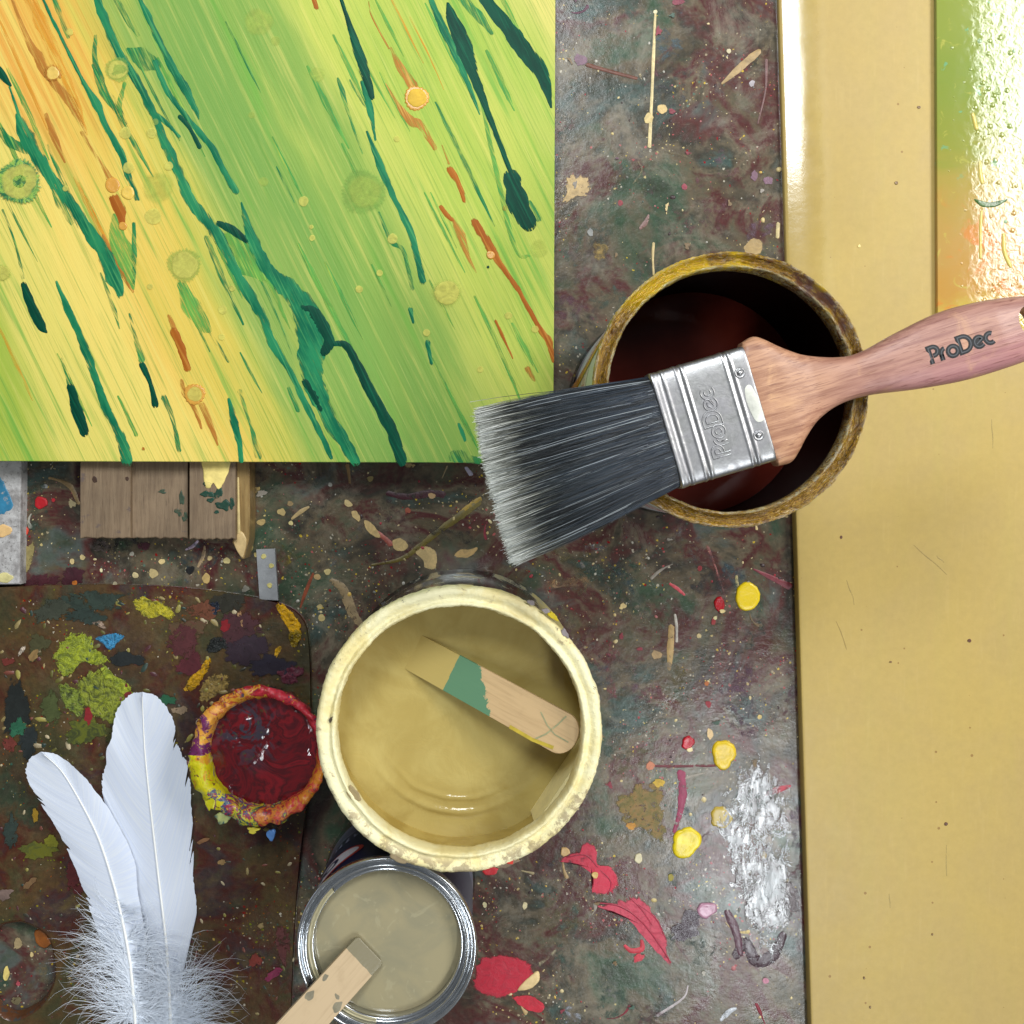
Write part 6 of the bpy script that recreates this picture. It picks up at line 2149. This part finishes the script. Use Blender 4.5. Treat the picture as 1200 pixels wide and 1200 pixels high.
feather("broad upright white feather with rounded tip, its right edge beside the red paint pot",
        [(167, 816), (168, 840), (170, 878), (175, 930), (185, 1018), (194, 1095), (198, 1147), (200, 1196), (201, 1215)],
        [(167, 811), (154, 813), (142, 824), (134, 842), (128, 872), (122, 905), (120, 925), (126, 952), (138, 985), (150, 1020), (160, 1055), (172, 1095)],
        [(167, 811), (182, 815), (196, 830), (205, 850), (208, 874), (216, 889), (222, 912), (224, 945), (227, 986), (227, 1032), (230, 1070), (222, 1105)],
        ZQ + 0.0004, 0.004, 31, 0.66, 0.86)
feather("curved white feather leaning left, overlapping the broad upright feather",
        [(52, 884), (73, 904), (95, 940), (115, 980), (130, 1024), (142, 1070), (152, 1123), (157, 1172), (160, 1215)],
        [(48, 881), (36, 888), (30, 904), (36, 922), (50, 946), (66, 970), (80, 998), (92, 1028), (102, 1056), (112, 1085), (122, 1112), (134, 1140)],
        [(48, 881), (66, 884), (88, 900), (115, 930), (140, 969), (157, 1008), (161, 1040), (166, 1070), (170, 1100), (170, 1130), (168, 1150)],
        ZQ + 0.0052, 0.005, 44, 0.58, 0.86)

# ------------------------------------------------------------------ paint brush resting across the dark tin
ANG = radians(16.5)
ZC = HT + 0.0008 + 0.0078
bo = P(777, 506, ZC)
br = thing("paint_brush", "wide flat paint brush with dark bristles and wooden handle, resting across the dark tin", "paint brush", bo, ANG)
ca, sa_ = cos(-ANG), sin(-ANG)


def bl(px, py, z=ZC):
    q = P(px, py, z) - Vector((bo.x, bo.y, 0))
    return (q.x * ca - q.y * sa_, q.x * sa_ + q.y * ca)


W_, H_ = 0.0232, 0.0078
LF = 0.0378


def sup(w, h, n_, cnt=56):
    out = []
    for i in range(cnt):
        t_ = 2 * pi * i / cnt
        c_, s_ = cos(t_), sin(t_)
        out.append((w * abs(c_) ** (2 / n_) * (1 if c_ >= 0 else -1), h * abs(s_) ** (2 / n_) * (1 if s_ >= 0 else -1)))
    return out


def loft(stations):
    """stations: (x, [(y, z)...]) -> verts, faces with end caps"""
    v, f = [], []
    n_ = len(stations[0][1])
    for x, sec in stations:
        v += [(x, y, z) for y, z in sec]
    for k_ in range(len(stations) - 1):
        for i in range(n_):
            j = (i + 1) % n_
            f.append((k_ * n_ + i, k_ * n_ + j, (k_ + 1) * n_ + j, (k_ + 1) * n_ + i))
    f.append(tuple(range(n_)))
    f.append(tuple((len(stations) - 1) * n_ + i for i in range(n_)))
    return v, f


# ferrule with pressed ribs
m, nt, b = newmat("scuffed_nickel_ferrule")
co = objco(nt)
n1 = noise(nt, co, 95, 7, 0.68, 0.6)
n2 = noise(nt, co, 600, 5, 0.6)
c = mixc(nt, step(nt, n1, 0.35, 0.65), (0.52, 0.52, 0.51, 1), (0.34, 0.335, 0.345, 1))
c = shade(nt, c, nd(nt, 'ShaderNodeMapRange', {0: n2, 1: 0.3, 2: 0.7, 3: 0.85, 4: 1.1}).outputs[0])
rg = nd(nt, 'ShaderNodeMapRange', {0: n1, 1: 0.3, 2: 0.7, 3: 0.28, 4: 0.50}).outputs[0]
setb(nt, b, col=c, rough=rg, metal=1.0, normal=bump(nt, n1, 0.2, 0.001))
FERR = m
st = []
xs_ = [i * LF / 110 for i in range(111)]


def rib(x, c_, w_, a_):
    return a_ * math.exp(-((x - c_) / w_) ** 2)


def ferr_off(x):
    return rib(x, 0.0006, 0.0007, 0.00035) - rib(x, 0.0034, 0.0006, 0.0004) + rib(x, 0.0046, 0.0006, 0.0003) + rib(x, 0.0098, 0.0005, 0.0005) - rib(x, 0.0112, 0.0005, 0.0004) + rib(x, 0.0124, 0.0005, 0.0004) \
        + rib(x, 0.0286, 0.0005, 0.0005) - rib(x, 0.0299, 0.0005, 0.0004) + rib(x, 0.0312, 0.0005, 0.0004) - rib(x, LF, 0.0005, 0.0002)


for x in xs_:
    o_ = ferr_off(x) * 0.6
    st.append((x, sup(W_ + o_ * 0.7, H_ + o_, 7.0, 88)))
v, f = loft(st)
fer = obj("ferrule", v, f, FERR, br, local=True)
# nails
for (px, py) in ((867, 437), (889, 510)):
    x, y = bl(px, py, ZC + H_)
    v, f = lathe([(0.0021, 0.0), (0.0021, 0.0003), (0.0017, 0.0005), (0.0014, 0.0001), (0.0012, 0.0001), (0.0010, 0.0006), (0.0004, 0.0009), (0.0, 0.0009)], 24, (x, y, H_ - 0.00005))
    obj("nail", v, f, FERR, fer, local=True)


def flat_local(name, pts, z, mat, parent):
    n_ = len(pts)
    cx_, cy_ = sum(p[0] for p in pts) / n_, sum(p[1] for p in pts) / n_
    v = [(x, y, z) for x, y in pts] + [(cx_ + (x - cx_) * 0.9, cy_ + (y - cy_) * 0.9, z + 0.00015) for x, y in pts]
    f = [(i, (i + 1) % n_, n_ + (i + 1) % n_, n_ + i) for i in range(n_)] + [tuple(n_ + i for i in range(n_))]
    return obj(name, v, f, mat, parent, local=True)


flat_local("paint_smear", [bl(x, y, ZC + H_) for x, y in catmull([(873, 455), (879, 451), (886, 462), (894, 482), (895, 492), (887, 494), (880, 484), (874, 468)], 40, True)], H_ + 0.0001, pm((214, 214, 202), worn=0.2, under=(150, 150, 148), rough=0.5), fer)
# embossed lettering on the ferrule: double ridge outline
paths, wl = word_paths("ProDec")
acc = Acc()
ox, oy = bl(857, 531, ZC + H_)
ex_, ey_ = bl(842, 451, ZC + H_)
tl_ = math.hypot(ex_ - ox, ey_ - oy)
sc1 = tl_ / wl
for p in paths:
    dense = []
    for i in range(len(p) - 1):
        for k_ in range(3):
            q = k_ / 3
            dense.append((p[i][0] * (1 - q) + p[i + 1][0] * q, p[i][1] * (1 - q) + p[i + 1][1] * q))
    dense.append(p[-1])
    v, _ = ribbon2d(p, 0.20)
    for off in (0, 1):
        line = [v[2 * i + off] for i in range(len(p))]
        # text runs across the ferrule (+y), letter tops towards the bristles (-x)
        pts = [(ox - b_ * sc1 * 1.0, oy + a_ * sc1, H_ + 0.00008) for a_, b_ in line]
        acc.add(tube(pts, 0.00026, 5))
obj("embossed_lettering", acc.v, acc.f, FERR, fer, local=True)

# handle
top_px = [(858, 406), (868, 402), (880, 395), (892, 397), (915, 407), (945, 416), (985, 418), (1012, 411), (1050, 390), (1100, 366), (1150, 353), (1200, 347), (1235, 350), (1254, 358), (1266, 366)]
bot_px = [(900, 549), (912, 546), (926, 542), (935, 530), (945, 512), (960, 492), (985, 474), (1020, 463), (1075, 456), (1130, 446), (1180, 431), (1215, 418), (1240, 404), (1258, 388), (1267, 374)]
tp_ = [bl(x, y) for x, y in top_px]
bp_ = [bl(x, y) for x, y in bot_px]
tp_s = catmull(tp_, 120)
bp_s = catmull(bp_, 120)
tx, ty = [p[0] for p in tp_s], [p[1] for p in tp_s]
bx_, by_ = [p[0] for p in bp_s], [p[1] for p in bp_s]
xend = min(tx[-1], bx_[-1]) - 0.0002
TH = ([0.028, 0.040, 0.050, 0.062, 0.080, 0.105, 0.135, 0.160, 0.172], [0.0070, 0.0070, 0.0066, 0.0058, 0.0056, 0.0070, 0.0076, 0.0064, 0.0036])
XN = ([0.03, 0.045, 0.06, 0.09], [5.0, 4.0, 2.8, 2.5])


def hand(x):
    yt = interp(tx, ty, x)
    yb = interp(bx_, by_, x)
    if x < LF + 0.001:
        yt, yb = W_ - 0.0006, -W_ + 0.0006
    th = interp(TH[0], TH[1], x)
    n_ = interp(XN[0], XN[1], x)
    return yt, yb, th, n_


def hz(x, y):
    yt, yb, th, n_ = hand(x)
    w = (yt - yb) / 2
    c_ = (yt + yb) / 2
    k_ = min(0.999, abs(y - c_) / w)
    return -H_ + th + th * (1 - k_ ** n_) ** (1 / n_)


st = []
NSX = 110
for i in range(NSX + 1):
    x = 0.030 + (xend - 0.030) * i / NSX
    yt, yb, th, n_ = hand(x)
    w, c_ = max(0.0004, (yt - yb) / 2), (yt + yb) / 2
    e_ = 1.0
    st.append((x, [(c_ + y, -H_ + th + z) for y, z in sup(w, th, n_, 64)]))
v, f = loft(st)
m, nt, b = newmat("oiled_beech_handle")
co = objco(nt)
sep = nd(nt, 'ShaderNodeSeparateXYZ', {0: co}).outputs
mp = nd(nt, 'ShaderNodeMapping', {'Vector': co, 'Scale': (22, 420, 300), 'Rotation': (0, 0, 0.05)}).outputs[0]
g1 = noise(nt, mp, 1.0, 6, 0.62, 0.5)
mp2 = nd(nt, 'ShaderNodeMapping', {'Vector': co, 'Scale': (60, 1600, 900)}).outputs[0]
g2 = noise(nt, mp2, 1.0, 4, 0.6, 0.2)
cl = noise(nt, co, 70, 5, 0.6, 0.6)
k_ = step(nt, sep[0], 0.045, 0.100)
ca_ = mixc(nt, step(nt, g1, 0.35, 0.65), S(186, 140, 108), S(150, 104, 78))
cb_ = mixc(nt, step(nt, g1, 0.35, 0.65), S(178, 134, 118), S(146, 102, 92))
c = mixc(nt, k_, ca_, cb_)
pk = mth(nt, 'SUBTRACT', 1.0, step(nt, mth(nt, 'ADD', sep[1], mth(nt, 'MULTIPLY', sep[0], -0.05)), -0.020, -0.004))
c = mixc(nt, mth(nt, 'MULTIPLY', mth(nt, 'MULTIPLY', pk, k_), 0.5), c, S(186, 126, 136))
c = mixc(nt, step(nt, cl, 0.55, 0.75, 0.5), c, S(216, 170, 124))
c = mixc(nt, step(nt, g2, 0.54, 0.70, 0.7), c, S(112, 68, 52))
gr = mth(nt, 'MULTIPLY', step(nt, noise(nt, co, 40, 5, 0.6), 0.5, 0.7, 0.5), mth(nt, 'SUBTRACT', 1.0, step(nt, mth(nt, 'ABSOLUTE', mth(nt, 'SUBTRACT', sep[0], 0.088)), 0.0, 0.018)))
c = mixc(nt, gr, c, S(130, 84, 74))
setb(nt, b, col=c, rough=0.42, normal=bump(nt, mth(nt, 'ADD', g2, mth(nt, 'MULTIPLY', cl, 0.5)), 0.25, 0.0005))
HAND = m
hd = obj("handle", v, f, HAND, br, local=True)
# hanging hole
hx, hy = bl(1199, 378, ZC)
cv, cf = [], []
for z_ in (-0.02, 0.02):
    for i in range(36):
        t_ = 2 * pi * i / 36
        cv.append((hx + 0.0050 * cos(t_), hy + 0.0060 * sin(t_), z_))
cf = [(i, (i + 1) % 36, 36 + (i + 1) % 36, 36 + i) for i in range(36)] + [tuple(range(36))[::-1], tuple(range(36, 72))]
cut = obj("cutter", cv, cf, HAND, br, smooth=False, local=True)
bpy.context.view_layer.update()
mod = hd.modifiers.new("hole", 'BOOLEAN')
mod.object = cut
mod.operation = 'DIFFERENCE'
mod.solver = 'EXACT'
dg = bpy.context.evaluated_depsgraph_get()
me2 = bpy.data.meshes.new_from_object(hd.evaluated_get(dg))
hd.modifiers.clear()
old = hd.data
hd.data = me2
me2.name = "handle"
bpy.data.meshes.remove(old)
cd = cut.data
bpy.data.objects.remove(cut)
bpy.data.meshes.remove(cd)
autosmooth(hd, 40)

# printed name on the handle
ox, oy = bl(1092, 427, ZC + 0.006)
ex_, ey_ = bl(1166, 401, ZC + 0.006)
da = math.atan2(ey_ - oy, ex_ - ox)
tl_ = math.hypot(ex_ - ox, ey_ - oy)
sc2 = tl_ / wl
for (w_, lift_, mt, nm) in ((0.27, 0.00008, pm((14, 15, 18), rough=0.5, var=0.2, bmp=0.0), "printed_lettering"), (0.065, 0.00014, pm((74, 78, 82), rough=0.5, var=0.2, bmp=0.0), "lettering_inline")):
    acc = Acc()
    for p in paths:
        v, f = ribbon2d(p, w_)
        vv_ = []
        for (a_, b_) in v:
            x = ox + (a_ * cos(da) - b_ * sin(da)) * sc2
            y = oy + (a_ * sin(da) + b_ * cos(da)) * sc2 * 1.0
            vv_.append((x, y, hz(x, y) + lift_))
        acc.add((vv_, f))
    obj(nm, acc.v, acc.f, mt, hd, local=True)

# bristles
m, nt, b = newmat("synthetic_bristles")
uvb = nd(nt, 'ShaderNodeTexCoord').outputs['UV']
su = nd(nt, 'ShaderNodeSeparateXYZ', {0: uvb}).outputs
tv_ = mth(nt, 'ADD', su[1], mth(nt, 'MULTIPLY_ADD', su[0], 0.26, -0.13))
c1_ = ramp(nt, tv_, [(0.0, S(34, 46, 62)), (0.45, S(48, 60, 72)), (0.76, S(56, 62, 64)), (0.87, S(130, 132, 120)), (0.95, S(218, 220, 210)), (1.0, S(236, 238, 232))])
c2_ = ramp(nt, su[1], [(0.0, S(20, 24, 30)), (0.55, S(24, 28, 32)), (0.80, S(40, 42, 42)), (0.90, S(120, 122, 114)), (1.0, S(196, 200, 192))])
sel = mth(nt, 'GREATER_THAN', mth(nt, 'FRACT', mth(nt, 'MULTIPLY', su[0], 7.31)), 0.45)
c = mixc(nt, sel, c1_, c2_)
hi_ = mth(nt, 'GREATER_THAN', mth(nt, 'FRACT', mth(nt, 'MULTIPLY', su[0], 13.7)), 0.93)
c = mixc(nt, mth(nt, 'MULTIPLY', hi_, 0.75), c, S(176, 184, 188))  # a few strands coloured pale as painted highlights
setb(nt, b, col=c, rough=0.32, spec=0.5)
BRIS = m
rnd = random.Random(77)
LBR = 0.0705
tipu = bl(545, 487, ZC)
tipl = bl(602, 661, ZC)
YU, YL = tipu[1], tipl[1]
acc = Acc()
NB = 5200
clump = [rnd.uniform(-1, 1) for _ in range(60)]
for i in range(NB):
    s_ = rnd.uniform(-1, 1)              # across the width
    d_ = rnd.uniform(-1, 1)              # through the thickness
    if i % 3:
        d_ = 1 - abs(rnd.gauss(0, 0.16))   # most of them in the visible top layer
    y0 = s_ * (W_ - 0.0010)
    ed_k = (1 - abs(s_) ** 6) ** 0.5
    z0 = d_ * (H_ - 0.0010) * max(0.25, ed_k)
    t_ = (s_ + 1) / 2
    y1 = YL + (YU - YL) * t_
    ck = mnoise.noise(Vector((s_ * 9, d_ * 1.5, 0.3))) + 0.6 * mnoise.noise(Vector((s_ * 25, d_ * 3, 3.3)))
    y1 += 0.0016 * ck + rnd.gauss(0, 0.0006)
    if rnd.random() < 0.015:
        y1 += rnd.gauss(0, 0.0025)
    z1 = d_ * 0.0030 - 0.001 + 0.0009 * ck + rnd.gauss(0, 0.0004)
    ln = LBR * (1 + 0.012 * rnd.gauss(0, 1) + 0.006 * ck - 0.02 * abs(s_) ** 4) + 0.0030 * (1 - t_)
    bowz = 0.0012 * d_ + rnd.gauss(0, 0.0004)
    bowy = 0.0008 * rnd.gauss(0, 1)
    segs = 6
    pts, uv = [], []
    u_ = rnd.random()
    for k_ in range(segs + 1):
        q = k_ / segs
        x = 0.0015 - ln * q
        e_ = q * q * (3 - 2 * q) * 0.35 + q * 0.65
        pts.append((x, y0 + (y1 - y0) * e_ + bowy * sin(pi * q), z0 + (z1 - z0) * q + bowz * sin(pi * q)))
        uv += [(u_, q)] * 3
    acc.add(tube(pts, rnd.uniform(0.00010, 0.00019), 3, lambda q: 1 - 0.45 * q), uv=uv)
bs = obj("bristles", acc.v, acc.f, BRIS, br, local=True, uvs=acc.uv)
bs["kind"] = "stuff"
# dark solid heart of the bristle pack
st = []
for k_ in range(9):
    q = k_ / 8
    e_ = q * q * (3 - 2 * q) * 0.35 + q * 0.65
    yu = (W_ - 0.0015) * (1 - e_) + (YU - 0.004) * e_
    yl = -(W_ - 0.0015) * (1 - e_) + (YL + 0.004) * e_
    hh_ = (H_ - 0.0022) * (1 - q) + 0.0012 * q
    st.append((0.001 - LBR * 0.9 * q, [((yu + yl) / 2 + y, z - 0.001 * q) for y, z in sup((yu - yl) / 2, hh_, 4, 40)]))
v, f = loft(st)
obj("bristle_core", v, f, pm((16, 18, 22), rough=0.6, var=0.2), br, local=True)
